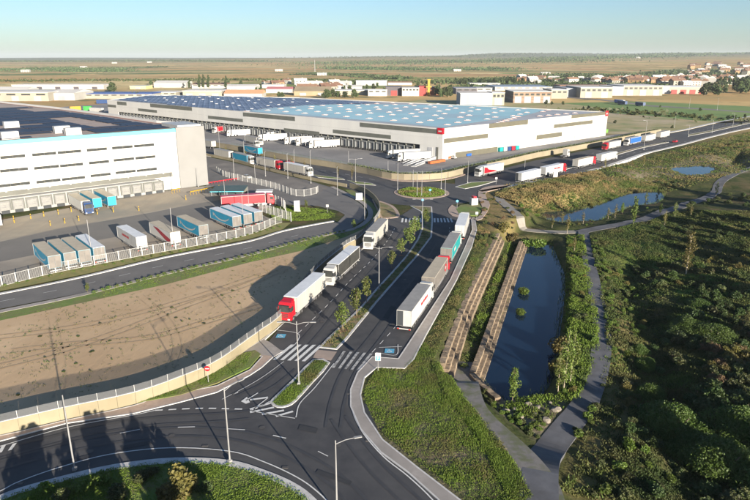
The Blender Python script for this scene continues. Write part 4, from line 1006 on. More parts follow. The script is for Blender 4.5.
yard_trailer((204.5,240),KB,'blue trailer with tan roof beside the one with the red swoosh',BG)
yard_trailer((237.5,230.5),KW,'blue trailer, nearest of three grouped at the corner of the yard fence',BG)
yard_trailer((248.5,228),KW,'blue trailer, middle of three grouped at the corner of the yard fence',BG)
yard_trailer((259,225.5),KW,'blue trailer, furthest right of three grouped at the corner of the yard fence',BG)
def dock_truck(px,kind,lab,cat,Ln,grp=None,rz=YR):
    p=Vector(G(*px)); dd=Vector((math.cos(rz),math.sin(rz))); c=p-dd*(Ln/2); return kind.put((c.x,c.y,.05),rz,lab,cat,grp)
dock_truck((90,215.5),lorry(navy,whitewall,tanroof),'lorry with navy cab and white trailer backed up to a dock','lorry',16.4)
dock_truck((98.5,211),KB,'blue trailer on the dock beside the navy cab lorry','trailer',13.6,BG)
dock_truck((113,209),KB,'blue trailer on the dock one bay right of its twin','trailer',13.6,BG)
dock_truck((-2,230),lorry(None,white,whiteroof),'white trailer on the leftmost dock, cut by the edge of the photograph','trailer',13.6)

# lorries at the far warehouse docks: they stand square to the long wall
WO=math.atan2(nrm.y,nrm.x)
KWW=far_lorry(white,white,white); KRd=far_lorry(white,red,red); KGc=far_lorry(white,curtg,greyroof_t)
WG='white lorries at the warehouse docks'
def obl(px_front,kind,lab,cat='lorry',grp=None,turn=0.,Ln=16.4): return dock_truck(px_front,kind,lab,cat,Ln,grp,WO+turn)
TN=R(-28)
obl((213.5,133.5),KRd,'lorry with red trailer and white cab beside the cream tower','lorry',None,R(8))
for (u,v,lab) in ((227,136.5,'white lorry just right of the red trailer, at the warehouse docks'),(258,141.5,'white lorry in the middle of the warehouse yard, first of two'),(266,139,'white lorry behind its twin in the middle of the warehouse yard'),
   (284.5,144.5,'left of three white lorries parked side by side at the warehouse docks'),(296,146,'middle of three white lorries parked side by side at the warehouse docks'),(309,148.3,'right of three white lorries parked side by side at the warehouse docks'),
   (387,158.8,'white lorry nearest but one to the red corner sign of the warehouse'),(397,161.5,'white lorry nearest the red corner sign of the warehouse')):
    obl((u,v),KWW,lab,'lorry',WG,TN)
def along(px,dirp,kind,lab,cat='lorry',grp=None,flip=False,lift=.05):
    x,y=G(*px); a_=ang(*dirp)+(math.pi if flip else 0); return kind.put((x,y,lift),a_,lab,cat,grp)
Kcab=lorry(white,trailer=False)
along((255,147.5),((255,147),(270,150)),Kcab,'white tractor unit without trailer in the warehouse yard','lorry')
along((254,143.8),((245,141.5),(264,145.5)),KGc,'grey lorry with white cab driving across the warehouse yard','lorry')
KT=far_lorry(None,tealblue,greyroof_t,decal='arc'); KG=far_lorry(None,curtg,greyroof_t)
along((253.5,154.5),((240,150.5),(264,156)),KT,'blue trailer on the road below the warehouse yard wall','trailer')
along((208,147.5),((200,145),(222,150)),KG,'grey trailer half hidden by the cream tower on the upper road','trailer')
Dq=((220,156.3),(300,174.5))
KBW=far_lorry(white,tealblue,greyroof_t); KGR=far_lorry(red,curtg,greyroof_t); KGW=far_lorry(white,curtg,whiteroof)
along((224,158.2),((215,156.5),(235,161)),KG,'pale grey trailer first in the queue along the white barrier','trailer','lorries queued along the white barrier')
along((244,162.8),((235,160.3),(255,165.5)),KBW,'lorry with blue trailer and white cab in the queue along the white barrier','lorry','lorries queued along the white barrier')
along((270,168),((255,165),(283,171)),KGR,'lorry with pale grey trailer and red cab in the queue along the white barrier','lorry','lorries queued along the white barrier')
along((298.5,174.2),((288,172),(311,177)),KGW,'white lorry at the head of the queue along the white barrier','lorry','lorries queued along the white barrier')
# main road
Du=((503,168),(600,148)); Dl=((507,184),(640,152))
along((489,174.7),Du,far_lorry(white,white,whiteroof,decal='swoosh'),'white lorry with red swoosh on its side beside the retaining wall','lorry',flip=True)
along((564,157.5),Du,Kcab,'white tractor unit alone in the upper lane of the main road','lorry')
along((611,149),Du,KGR,'lorry with red cab and grey trailer in the upper lane of the main road','lorry',flip=True)
along((632,144.6),Du,far_lorry(white,blue,white),'lorry with white cab and blue curtain on the main road','lorry',flip=True)
along((648,141.6),Du,KGR if False else KG,'grey trailer parked behind the blue curtain lorry','trailer','trailers parked up the main road'); along((662.5,138),Du,KG,'grey trailer furthest up the parked row on the main road','trailer','trailers parked up the main road')
along((528,181),Dl,far_lorry(None,white,whiteroof,door='open'),'white trailer with a dark panel for its rear opening at the lower kerb of the main road','trailer')
along((553,174.6),Dl,far_lorry(red,white,whiteroof,decal='redlabel'),'white lorry with red cab and red lettering at the lower kerb','lorry')
along((584,166.7),Dl,far_lorry(red,curtg,tanroof),'tan curtain lorry with red cab at the lower kerb of the main road','lorry')
along((606.5,161.2),Dl,KWW,'white lorry at the front of the row on the lower kerb of the main road','lorry')
# distant lorries on the far road
along((619.5,103.5),((600,100),(640,104.5)),far_lorry(white,blue,whiteroof),'blue and white lorry by the pale sheds beyond the field','lorry'); along((622,104.9),((600,100),(640,104.5)),far_lorry(None,navy,navy),'navy trailer on the far road beyond the field','trailer'); along((640,106.2),((600,100),(650,106)),far_lorry(None,navy,white),'navy trailer with white roof on the far road','trailer')
# entrance: red lorry and guard house
along((248,206.8),((236,207),(262,205)),far_lorry(red,red,red),'all red lorry waiting at the yard gate','lorry')

# cars
def car(m_):
    root=thing('car',None,None)
    prof=[(-2.1,.35),(-2.15,.8),(-1.9,1.0),(-1.45,1.05),(-.95,1.45),(.35,1.45),(1.05,1.02),(1.95,.88),(2.15,.6),(2.1,.35)]
    mb=MB(); n=len(prof); vs=[(x,s*(.88 if z<1.2 else .68),z) for s in (-1,1) for x,z in prof]
    mb.add(vs,[tuple(range(n)),tuple(range(2*n-1,n-1,-1))]+[(i,n+i,n+(i+1)%n,(i+1)%n) for i in range(n)]); body=mb.build('body',m_,root)
    MB().add([(1.0,-.8,1.06),(1.0,.8,1.06),(.42,.66,1.43),(.42,-.66,1.43)],[(0,1,2,3)]).build('windscreen',glass,body,loc=(.03,0,.02))
    MB().add([(-1.4,-.8,1.08),(-1.4,.8,1.08),(-1.0,.66,1.43),(-1.0,-.66,1.43)],[(3,2,1,0)]).build('rear_window',glass,body,loc=(-.03,0,.02))
    for s in (-1,1):
        MB().add([(-1.2,s*.84,1.08),(.85,s*.84,1.06),(.35,s*.70,1.4),(-.9,s*.70,1.4)],[(0,1,2,3)]).build('side_window',glass,body,loc=(0,s*.02,0))
        for xx in (-1.3,1.3): t_=link('wheel',TYRE,root,(xx,s*.8,.32)); t_.scale=(.64,.7,.64)
    return Kind(root)
KC=car(darkred); along((290,163.5),((288,163),(293,164)),KC,'dark red car on the road below the warehouse yard wall','car'); along((675,142.5),((670,144),(680,141)),KC,'dark red car driving up the main road','car')
KCw=car(white)
for u,v,l in ((247,178.5,'small white car on the open lorry lanes'),(452,158.6,'white car parked close to the warehouse corner')): along((u,v),((240,178),(250,180)),KCw,l,'car')

# ------------------------------------------------------------ walls and fences
def seg_path(px,step,z=0.,world=False):
    P=px if world else GW(px,z); return resample(smooth(P,6),step)
def orient(p,q): return math.atan2(q[1]-p[1],q[0]-p[0])
# cream wall with mesh fence on top, round the sand lot
wp=seg_path(WALL,2.3); cwall=thing('boundary_wall','long curved cream wall with pale mesh fence on top between sand lot and road','wall')
postm=MB().box(-.035,.035,-.02,.02,1.8,2.82).mesh('post',fencew)
capm=MB().box(0,2.3,-.16,.16,1.8,1.86).mesh('coping',kerbm)
pm_=MB(); 
for k in range(34): x=.1+k*.063; pm_.box(x-.012,x+.012,-.003,.003,1.9,2.78)
pm_.box(.06,2.24,-.008,.008,1.88,1.90); pm_.box(.06,2.24,-.008,.008,2.77,2.79)
for k in range(11): z_=1.97+k*.07; pm_.box(.06,2.24,-.003,.003,z_,z_+.02)
pm_=pm_.mesh('mesh_panel',meshm)
segm=MB().box(0.01,2.29,-.13,.13,-.05,1.8).mesh('wall_panel',wallcream)
nf=0
for p,q in zip(wp,wp[1:]):
    rz=orient(p,q); L_=math.hypot(q[0]-p[0],q[1]-p[1])/2.3
    o=link('wall_panel',segm,cwall,(p[0],p[1],0),rz)
    if p[1]<178: link('post',postm,cwall,(p[0],p[1],0),rz); link('mesh_panel',pm_,cwall,(p[0],p[1],0),rz); link('coping',capm,cwall,(p[0],p[1],0),rz)
# white barrier between the lorry lanes and the upper road
bp_=seg_path([(347,187),(336,185),(308,179.5),(288,175),(254,167),(232,161),(203,155),(185,151)],4.); bw=thing('concrete_barrier','low white concrete barrier between the queueing lorries and the open lanes','barrier')
bs=MB(); bs.box(.03,3.97,-.25,.25,0,.3); bs.box(.03,3.97,-.1,.1,.3,1.15); bs=bs.mesh('barrier_section',wallcream)
for p,q in zip(bp_,bp_[1:]): link('barrier_section',bs,bw,(p[0],p[1],.02),orient(p,q))
# beige retaining wall below the warehouse yard
RW=[(185,142),(200,144),(240,151),(280,158.7),(308,163.6),(336,168),(364,173.4),(391,179.2),(416,180.2),(444,178.5),(465,173.5),(503,165.5),(534,158),(555,154),(600,145.5),(640,137),(662,132.6)]
rp=seg_path(RW,5.); rw=thing('retaining_wall','long beige retaining wall with hedge on top below the warehouse yard','wall')
rs=MB().box(.02,4.98,-.2,.2,-.05,2.3).mesh('wall_panel',beigew); rc=MB().box(.0,5.0,-.28,.28,2.3,2.42).mesh('coping',wallcream)
for p,q in zip(rp,rp[1:]): link('wall_panel',rs,rw,(p[0],p[1],0),orient(p,q)); link('coping',rc,rw,(p[0],p[1],0),orient(p,q))
def fence(px,label,h=2.2,step=2.7,m_=fencew,bars=9,cat='fence',zb=.02,thick=.06,inset_world=None):
    P=seg_path(px,step) if inset_world is None else inset_world
    t=thing('metal_fence',label,cat); pmm=MB().box(-thick,thick,-thick,thick,0,h).mesh('post',m_)
    b=MB()
    for k in range(bars): x=step*(k+.5)/bars; b.box(x-.016,x+.016,-.012,.012,.12,h-.1)
    b.box(thick,step-thick,-.025,.025,h-.16,h-.09); b.box(thick,step-thick,-.025,.025,.1,.17); b=b.mesh('fence_panel',m_)
    for i,(p,q) in enumerate(zip(P,P[1:])):
        rz=orient(p,q); link('post',pmm,t,(p[0],p[1],zb),rz); link('fence_panel',b,t,(p[0],p[1],zb),rz)
    return t
fence([(-60,300),(0,287),(50,274.3),(100,264.3),(150,254.5),(200,245.3),(250,234.8),(277,224),(290,221.5)],'white post and bar fence along the front of the trailer yard',h=2.3,thick=.09,bars=11)
fence([(291,221.5),(277,217),(255,209.5)],'tall white fence beside the grass island at the yard corner',h=2.8,step=2.2,thick=.1,bars=11)
fence([(286,218.5),(284,208.5),(273,203),(268,197.5)],'tall white gate fence beside the guard house',h=3.0,step=2.2,thick=.1,bars=11)
fence([(217,172.5),(227,177.5),(255,184),(275,189),(298,196.5),(317,193.5),(317.5,190.5)],'white fence winding round the open lorry lanes',h=2.4,step=3.,thick=.1,bars=12)
hf=[offset(rp,3.0)[i] for i in range(8,len(rp)-18)]
fence(None,'thin dark green fence above the beige retaining wall',h=1.6,step=5.,m_=mat('dark_green_metal',(.10,.13,.11),rough=.6),bars=16,zb=1.2,thick=.07,inset_world=[tuple(p) for p in hf])

# grey-green shelter, guard house, signs and cabinets
def block(name,label,cat,px,rz,parts,group=None):
    x,y=G(*px); t=thing(name,label,cat,(x,y,.02),rz,group)
    for nm,m_,bx in parts: MB().box(*bx).build(nm,m_,t)
    return t
gz=ang((217,199),(246,199))
block('shelter','dark green flat roofed shelter behind the corner tower','shelter',(230,197.5),R(3),[('roof',hazeg,(-5.4,5.4,-5,5,2.9,3.15)),('fascia',cyan,(-5.45,5.45,-5.08,-5.01,2.95,3.1)),('back_wall',MATS['band_grey'],(-5.2,5.2,4.7,4.9,0,2.9)),('post',steel,(-5.1,-4.9,-4.8,-4.6,0,2.9)),('post',steel,(4.9,5.1,-4.8,-4.6,0,2.9)),('post',steel,(-.1,.1,-4.8,-4.6,0,2.9)),('counter',dockdark,(-4,4,2,3.2,0,1.1))])
block('guard_house','small white guard house with flat roof behind the red lorry','guard house',(265,200),R(5),[('wall',white,(-2.3,2.3,-1.6,1.6,0,3)),('roof',whitewall,(-2.7,2.7,-2,2,3,3.3)),('window',glass,(-1.9,.4,-1.66,-1.61,1.1,2.3)),('door',steel,(.9,1.8,-1.66,-1.61,0,2.2)),('side_window',glass,(2.31,2.35,-1.0,1.0,1.1,2.3))])
block('sign_slab','white upright sign slab on the lawn corner by the gate','sign',(297,211.5),R(20),[('panel',white,(-.9,.9,-.15,.15,.2,3.4)),('base',kerbm,(-1.1,1.1,-.3,.3,0,.2))])
block('control_cabinet','white box shaped cabinet inside the curve of the cream wall','cabinet',(359,199.5),R(10),[('housing',white,(-1.1,1.1,-.7,.7,.3,2.2)),('plinth',kerbm,(-1.2,1.2,-.8,.8,0,.3)),('door',whiteroof,(-.95,.95,-.74,-.71,.45,2.05))])
block('utility_kiosk','small white kiosk with red top on the corner right of the roundabout','kiosk',(473.7,205),R(15),[('housing',white,(-1.1,1.1,-.8,.8,.1,2.3)),('cap',red,(-.5,.5,-.9,.9,2.3,2.9)),('plinth',kerbm,(-1.3,1.3,-1,1,0,.1))])
block('sign_box','white boxed road sign at the lower kerb of the main road','sign',(555,178.5),R(10),[('panel',white,(-.9,.9,-.25,.25,.6,2.6)),('post',galv,(-.7,-.55,-.08,.08,0,.6)),('post',galv,(.55,.7,-.08,.08,0,.6))])
def sign(px,label,shape,h,rz=0.,off=0.,zb=.12,bold=1.):
    x,y=G(*px); t=thing('road_sign',label,'road sign',(x,y,zb),rz)
    MB().tube([(0,0.04,0),(0,.04,h+.3)],.05*bold,n=6).build('post',galv,t)
    if shape=='parking':
        p=MB().box(-.42,.42,-.03,.0,h-.95,h+.35).build('panel',white,t); b_=MB().box(-.34,.34,-.04,-.031,h-.88,h-.2).build('blue_field',bluep,p)
        s=MB(); s.box(-.14,-.06,-.05,-.041,h-.8,h-.3); s.box(-.06,.12,-.05,-.041,h-.38,h-.3); s.box(-.06,.12,-.05,-.041,h-.58,h-.5); s.box(.08,.16,-.05,-.041,h-.5,h-.38); s.build('letter_p',white,t)
    if shape=='noentry':
        n=20; P_=[(.42*math.cos(2*math.pi*k/n),-.02,h+.42*math.sin(2*math.pi*k/n)) for k in range(n)]; Q=[(a,.0,c) for a,_,c in P_]
        MB().add(P_+Q,[tuple(range(n)),tuple(range(2*n-1,n-1,-1))]+[(i,(i+1)%n,n+(i+1)%n,n+i)[::-1] for i in range(n)]).build('disc',red,t); MB().box(-.28,.28,-.04,-.021,h-.07,h+.07).build('white_bar',white,t)
    if shape=='white': MB().box(-.4,.4,-.03,0,h-.5,h+.3).build('panel',white,t)
    if shape=='round': 
        n=16; MB().add([(.4*math.cos(2*math.pi*k/n),-.02,h+.4*math.sin(2*math.pi*k/n)) for k in range(n)],[tuple(range(n))]).build('disc',bluep,t)
    return t
sign((378,371.5),'white parking sign with blue field at the corner of the pavement','parking',2.6)
sign((208.5,383.5),'round red sign with a white bar on the grass bank below the wall','noentry',2.2,zb=.17)
sign((476.5,221),'white sign on a post at the top end of the right pavement','white',2.3)
sign((457,209),'small blue and white sign at the roundabout exit near the kiosk','round',2.4); sign((430,196),'blue sign inside the roundabout island','round',2.0)
sign((496,184.5),'white road sign at the start of the main road kerb','white',2.3)
sign((327.5,213),'white sign at the tip of the grass island by the inner road','white',2.2)
sign((422.5,206.5),'round blue sign at the head of the median by the roundabout','round',2.0)

# ------------------------------------------------------------ street lamps
def lamp(arms,h=10.,m_=galv):
    t=thing('street_lamp',None,None); MB().tube([(0,0,0),(0,0,h*.5),(0,0,h)],.105,.06,n=8).build('pole',m_,t); MB().box(-.2,.2,-.2,.2,0,.35).build('base',m_,t)
    for a in arms:
        ex,ey=math.cos(a),math.sin(a); MB().tube([(0,0,h-.5),(ex*1.0,ey*1.0,h-.18),(ex*2.0,ey*2.0,h-.12)],.05,.04,n=6).build('arm',m_,t)
        M=Matrix.Translation((ex*2.3,ey*2.3,h-.12))@Matrix.Rotation(a,4,'Z'); MB().box(-.4,.4,-.14,.14,-.05,.06,M=M).build('lamp_head',m_,t)
    return Kind(t)
K1=lamp([0]); K2=lamp([0,math.pi]); K3=lamp([],9.)
def put_lamp(u,v,vt,kind,lab,rz=0.,zb=.1,grp='street lamps',cat='street lamp',z=None):
    x,y=G(u,v); hh=pxh(u,v,v-vt) if vt is not None else 10.
    kind.put((x,y,zb),rz,lab,cat,grp,scale=(1,1,hh/(10. if kind is not K3 else 9.)))
put_lamp(75,471,396,K3,'tall plain pole at the island kerb on the left, leaning over the bottom left road')
put_lamp(230,463,388,K1,'street lamp at the bottom island kerb with one arm over the road',R(50))
x,y=G(337,514); K1.put((x,y,.1),R(18),'street lamp rising from the bottom edge of the picture with arm to the right','street lamp','street lamps',scale=(1,1,.86))
put_lamp(299,385,322,K2,'double armed street lamp on the small grass median below the crossing',R(0))
put_lamp(379,290,247,K2,'double armed street lamp in the tree median',R(0))
put_lamp(422,232,199,K2,'double armed street lamp at the upper zebra crossing',R(0))
put_lamp(93,263,220,K3,'lamp pole behind the fourth blue trailer at the yard fence'); put_lamp(174,247,208,K3,'lamp pole between the white and the red swoosh trailers')
lamps=[(243.7,227,195,K3,'lamp pole beside the middle trailer of the corner group'),(249.5,218,187,K3,'lamp pole in front of the red lorry at the gate'),(225.5,205,180,K3,'lamp pole in front of the green roofed shelter'),
(364.7,221,184,K1,'street lamp on the inner curve of the cream wall'),(337.5,195.5,168,K1,'street lamp at the right end of the open lorry lanes'),(311,183.5,151,K1,'street lamp beside the white lorry at the queue head'),(288,178.5,154,K1,'street lamp next to the red cab of the queue'),
(265.6,176.5,152,K1,'street lamp in front of the grey trailer of the queue'),(244.6,162,141,K1,'street lamp behind the blue trailer of the queue'),(234.5,180.5,159,K1,'street lamp at the left part of the open lorry lanes'),(255.5,183.5,165,K1,'street lamp in the middle of the open lorry lanes'),
(220,152,129,K3,'lamp pole just right of the cream corner tower'),(294.5,168.5,150,K1,'street lamp on the far side of the upper road by the dark red car'),(348.6,166,151,K3,'lamp pole inside the warehouse yard fence, left'),(355.6,182,158.7,K2,'double armed lamp in the road verge left of the roundabout'),
(388,170,161,K3,'lamp pole inside the warehouse yard fence, near the parked white lorries'),(397.6,190,163,K3,'lamp pole at the left rim of the roundabout'),(413,188.5,170,K3,'thin pole in the roundabout, furthest left of the inner four'),(417,197,172,K3,'thin pole at the near kerb of the roundabout, left of the centre pair'),
(421.6,197.3,171,K3,'thin pole at the near kerb of the roundabout, right of the centre pair'),(441,189,168,K3,'thin pole at the right side of the roundabout, further back'),(445,195,176,K3,'thin pole at the right side of the roundabout, closer'),
(467.5,183,161,K3,'lamp pole on the splitter island right of the roundabout'),(524.5,170.5,159,K3,'lamp pole in the main road median behind the white trailer'),(643.6,150,120,K1,'tall street lamp in the main road median beyond the parked lorries'),(688,137,125,K1,'street lamp in the main road median past the red car'),
(711.8,133,120,K1,'street lamp in the right hand main road median'),(732.6,127,113,K1,'furthest right street lamp on the main road'),(674,128,116,K3,'lamp pole beside the upper kerb where the fields begin'),(689,108.5,98,K3,'lamp pole on the far road across the green field, left'),(717,110,98,K3,'lamp pole on the far road across the green field, right'),(564,120,108,K3,'lamp pole behind the warehouse roof'),
(172.6,190,172,K3,'lamp pole against the white facade near the last dock'),(198.5,187,168,K3,'lamp pole in front of the cream corner tower'),(281,218,207,K3,'short lamp on the lawn beside the gate fence')]
for u,v,vt,k,l in lamps:
    if 'behind the warehouse roof' in l: continue
    put_lamp(u,v,vt,k,l,R(90) if k is K1 and u<400 else R(200))
# pylon mast far away on the left fields
x,y=G(315,72); t=thing('radio_mast','slender pale mast far away in the fields above the town','mast',(x,y,0)); MB().tube([(0,0,0),(0,0,42)],1.6,.7,n=4).build('shaft',galv,t); MB().box(-4,4,-4,4,0,3).build('base_hut',whitewall,t)
x,y=G(428.5,95.9); hh=pxh(428.5,95.9,16); t=thing('yellow_tower','slim yellow tower between the red and the brick buildings of the town','tower',(x,y,0)); MB().box(-1.4,1.4,-1.4,1.4,0,hh).build('shaft',yellow,t); MB().box(-2,2,-1.8,1.8,hh,hh+1).build('cap',yellow,t); MB().box(-3.5,3.5,-2,2,hh*.55,hh*.62).build('sign_board',yellow,t)

# ------------------------------------------------------------ stepped stone walls by the pond
blockm={}
def stone_block(ln,w_,h_,seed):
    r=random.Random(seed); bm=bmesh.new(); bmesh.ops.create_cube(bm,size=1.); bmesh.ops.scale(bm,vec=(ln-.06,w_-.04,h_-.03),verts=bm.verts)
    bmesh.ops.subdivide_edges(bm,edges=[e for e in bm.edges if abs(e.verts[0].co.x-e.verts[1].co.x)>.1],cuts=3)
    for v_ in bm.verts: v_.co+=Vector((r.uniform(-.03,.03),r.uniform(-.04,.04),r.uniform(-.035,.035)))
    me=bpy.data.meshes.new('gabion_block'); bm.to_mesh(me); bm.free(); me.materials.append(stone); return me
BLK=[stone_block(2.,1.0,.95,s) for s in range(4)]
def terrace(px,z0,steps,label,side,drop=.95,out=.66,z=None):
    t=thing('terraced_stone_wall',label,'stone wall')
    base=GW(px,z0); P=smooth(base,4)
    for k in range(steps):
        S=resample(offset(P,side*out*k),2.)
        for i,(p,q) in enumerate(zip(S,S[1:])):
            rz=orient(p,q); o=link('stone_block',BLK[(i*3+k)%4],t,((p[0]+q[0])/2,(p[1]+q[1])/2,z0-drop*k-.45),rz)
        for dz in range(1,3):
            pass
    # footing under each step so that no gap shows
    for k in range(steps): MB().band(resample(offset(P,side*out*k),2.),.9,-6.2,z0-drop*k-.85).build('footing',stone,t)
    return t
terrace([(498,233),(481,268),(463,306),(450,340),(440,368)],-.15,3,'upper stepped stone wall running from the dry slope down to the green mound',1)
terrace([(521,241),(513,262),(501,295),(490,325),(481,350),(472,373)],-3.0,3,'lower stepped stone wall along the left bank of the long pond',1,drop=.7)
terrace([(472,373),(480,382),(490,391),(499,398.5)],-3.0,2,'short angled stone wall at the bottom left corner of the long pond',1,drop=.7)

# ------------------------------------------------------------ vegetation
def quads(C,S,size,seed,flat=.0,aspect=1.4):
    r=np.random.default_rng(seed); n=len(C)
    a=r.normal(size=(n,3)); a/=np.linalg.norm(a,axis=1)[:,None]
    b_=np.cross(a,r.normal(size=(n,3))); b_/=np.linalg.norm(b_,axis=1)[:,None]
    s=(size*r.uniform(.6,1.3,n))[:,None]
    V=np.stack([C-a*s*aspect/2,C+b_*s/2,C+a*s*aspect/2,C-b_*s/2],1).reshape(-1,3); F=np.arange(4*n).reshape(n,4); return V,F
def blob_points(blobs,n,seed,shell=.45):
    r=np.random.default_rng(seed); w_=np.array([b[3]*b[4]*b[5] for b in blobs])**.66; k=r.choice(len(blobs),n,p=w_/w_.sum()); B=np.array(blobs)[k]
    d_=r.normal(size=(n,3)); d_/=np.linalg.norm(d_,axis=1)[:,None]; rad=(shell+(1-shell)*r.random(n)**.6)[:,None]
    P=B[:,:3]+d_*rad*B[:,3:6]; P+=r.normal(size=P.shape)*.06*B[:,3:4]; return P
def crown_mesh(blobs,n,size,m_,seed,name='crown',zmin=None):
    P=blob_points(blobs,n,seed); 
    if zmin is not None: P=P[P[:,2]>zmin]
    V,F=quads(P,None,size,seed); return np_mesh(name,V,F,[m_])
def shrub_kind(lf,seed,n=1000,size=.185,tall=1.,wide=1.,name='shrub',nb=9):
    r=random.Random(seed); bl_=[]
    for i in range(nb):
        a=r.uniform(0,6.28); d_=r.uniform(0,.75)*wide; rr=r.uniform(.35,.62); bl_.append((math.cos(a)*d_,math.sin(a)*d_,(.35+r.uniform(0,.55))*tall*(1.1-d_*.5),rr*wide,rr*wide,rr*.85*tall))
    me=crown_mesh(bl_,n,size,leafs[lf],seed,'foliage',zmin=-.1)
    t=thing(name,None,None); link('foliage',me,t); s=MB()
    for i in range(5): a=r.uniform(0,6.28); s.tube([(0,0,-.2),(math.cos(a)*.2,math.sin(a)*.2,.4*tall),(math.cos(a)*.5,math.sin(a)*.5,.95*tall)],.045,.015,n=4)
    s.build('stem',bark,t); return Kind(t)
def tree_kind(lf,seed,h=5.,cr=1.4,ch=None,n=900,size=.22,tr=.09,name='young_tree',cb=.3,nb=16,bk=bark,col_=1.):
    r=random.Random(seed); bl_=[]; z0=h*cb; ch=h-z0
    for i in range(nb):
        t=(i+.5)/nb; zz=z0+ch*t; env=math.sin(math.pi*min(1,(t*.85+.12)))**.8*col_+ (1-col_)*(.4+.3*t); a=r.uniform(0,6.28); d_=r.uniform(.1,.75)*cr*env; rr=cr*env*r.uniform(.32,.52)+.12
        bl_.append((math.cos(a)*d_,math.sin(a)*d_,zz,rr,rr,rr*1.1))
    t=thing(name,None,None); link('crown',crown_mesh(bl_,n,size,leafs[lf],seed),t)
    s=MB(); jx,jy=r.uniform(-.1,.1),r.uniform(-.1,.1); s.tube([(0,0,-.3),(jx,jy,h*.4),(jx*1.5,0,h*.93)],tr,tr*.25,n=7); s.build('trunk',bk,t)
    b_=MB()
    for x,y,z,*_ in bl_[::2]: zz=max(h*.18,z-cr*.7); b_.tube([(jx*.6,jy*.6,zz),(x*.5,y*.5,(z+zz)/2+.1),(x,y,z)],tr*.4,tr*.12,n=4)
    b_.build('branch',bk,t); return Kind(t)
YT=[tree_kind('young',s,4.2,1.15,n=520,size=.2,tr=.06) for s in (11,12)]
PT=[tree_kind('bright',21,6,1.1,n=900,size=.2,tr=.07,name='young_poplar',cb=.15),tree_kind('young',22,7.5,1.0,n=700,size=.2,tr=.07,name='young_poplar',cb=.12,bk=palebark),tree_kind('gold',23,6.5,1.0,n=420,size=.2,tr=.07,name='young_poplar',cb=.2,bk=palebark)]
BP=tree_kind('gold',31,9,1.9,n=900,size=.24,tr=.16,name='poplar',cb=.1,nb=22,bk=palebark,col_=.6)
FT=[tree_kind('far',s,9,3.6,n=420,size=.95,tr=.22,name='tree',cb=.12,nb=12) for s in (41,42)]
CT=tree_kind('far',43,13,1.9,n=420,size=.7,tr=.2,name='poplar',cb=.06,nb=14)
SH={'bright':[shrub_kind('bright',s) for s in (51,52)],'olive':[shrub_kind('olive',s) for s in (53,54,55)],'deep':[shrub_kind('deep',s,n=1400,size=.15) for s in (56,57)],'gold':[shrub_kind('gold',s,n=900,size=.16) for s in (58,59)],'dry':[shrub_kind('dry',s,n=900,size=.14) for s in (60,61)],
 'low':[shrub_kind('bright',62,n=200,size=.16,tall=.8,name='hedge_plant',nb=5)]}
leafs['bush']=mat('bush_leaves',(.045,.085,.010),(.075,.12,.018),rough=.6,scale=.35,objrand=.15,trans=.2)
BIG=[shrub_kind('bush',71,n=30000,size=.05,nb=26,name='large_bush',tall=.9,wide=1.1),shrub_kind('bush',72,n=30000,size=.05,nb=24,name='large_bush',tall=.8,wide=1.2)]
def putv(kind,u,v,lab,cat,grp,sc=1.,flat=True,z=None,sz=None):
    if flat: x,y=G(u,v); z=(.1 if z is None else z)
    else: x,y,z=GT(u,v)
    s=(sc,sc,sz or sc); return kind.put((x,y,z),random.uniform(0,6.28),lab,cat,grp,scale=s)
for i,(u,v,s,lab) in enumerate([(343,331,1.0,'lowest young tree on the tree median, beside a bare soil ring'),(356.5,316.5,1.05,'second young tree from the bottom of the tree median'),(366.5,302.5,1.0,'young tree left of the upper soil ring on the tree median'),(391.7,268.5,.8,'small young tree on the median below the pair near the kerb'),(401.7,256,.85,'lower tree of the pair in the upper median'),(410,248,1.1,'upper tree of the pair in the upper median, fuller crown'),(414.5,239,1.15,'topmost young tree in the median near the zebra crossing'),(426,226,.95,'slim green tree at the tip of the median by the upper crossing')]):
    putv(YT[i%2],u,v,lab,'young tree','young trees along the median',s*1.22)
for u,v,rr in ((343,331,.75),(356.5,317,.7),(366.5,303,.6),(401,256,.5)): x,y=G(u,v); struct('soil_ring',MB().sheet([(x+rr*1.3*math.cos(k*.52),y+rr*math.sin(k*.52)) for k in range(12)],.125),mat('soil_red',(.24,.13,.075),(.17,.10,.06),rough=.95,scale=2))
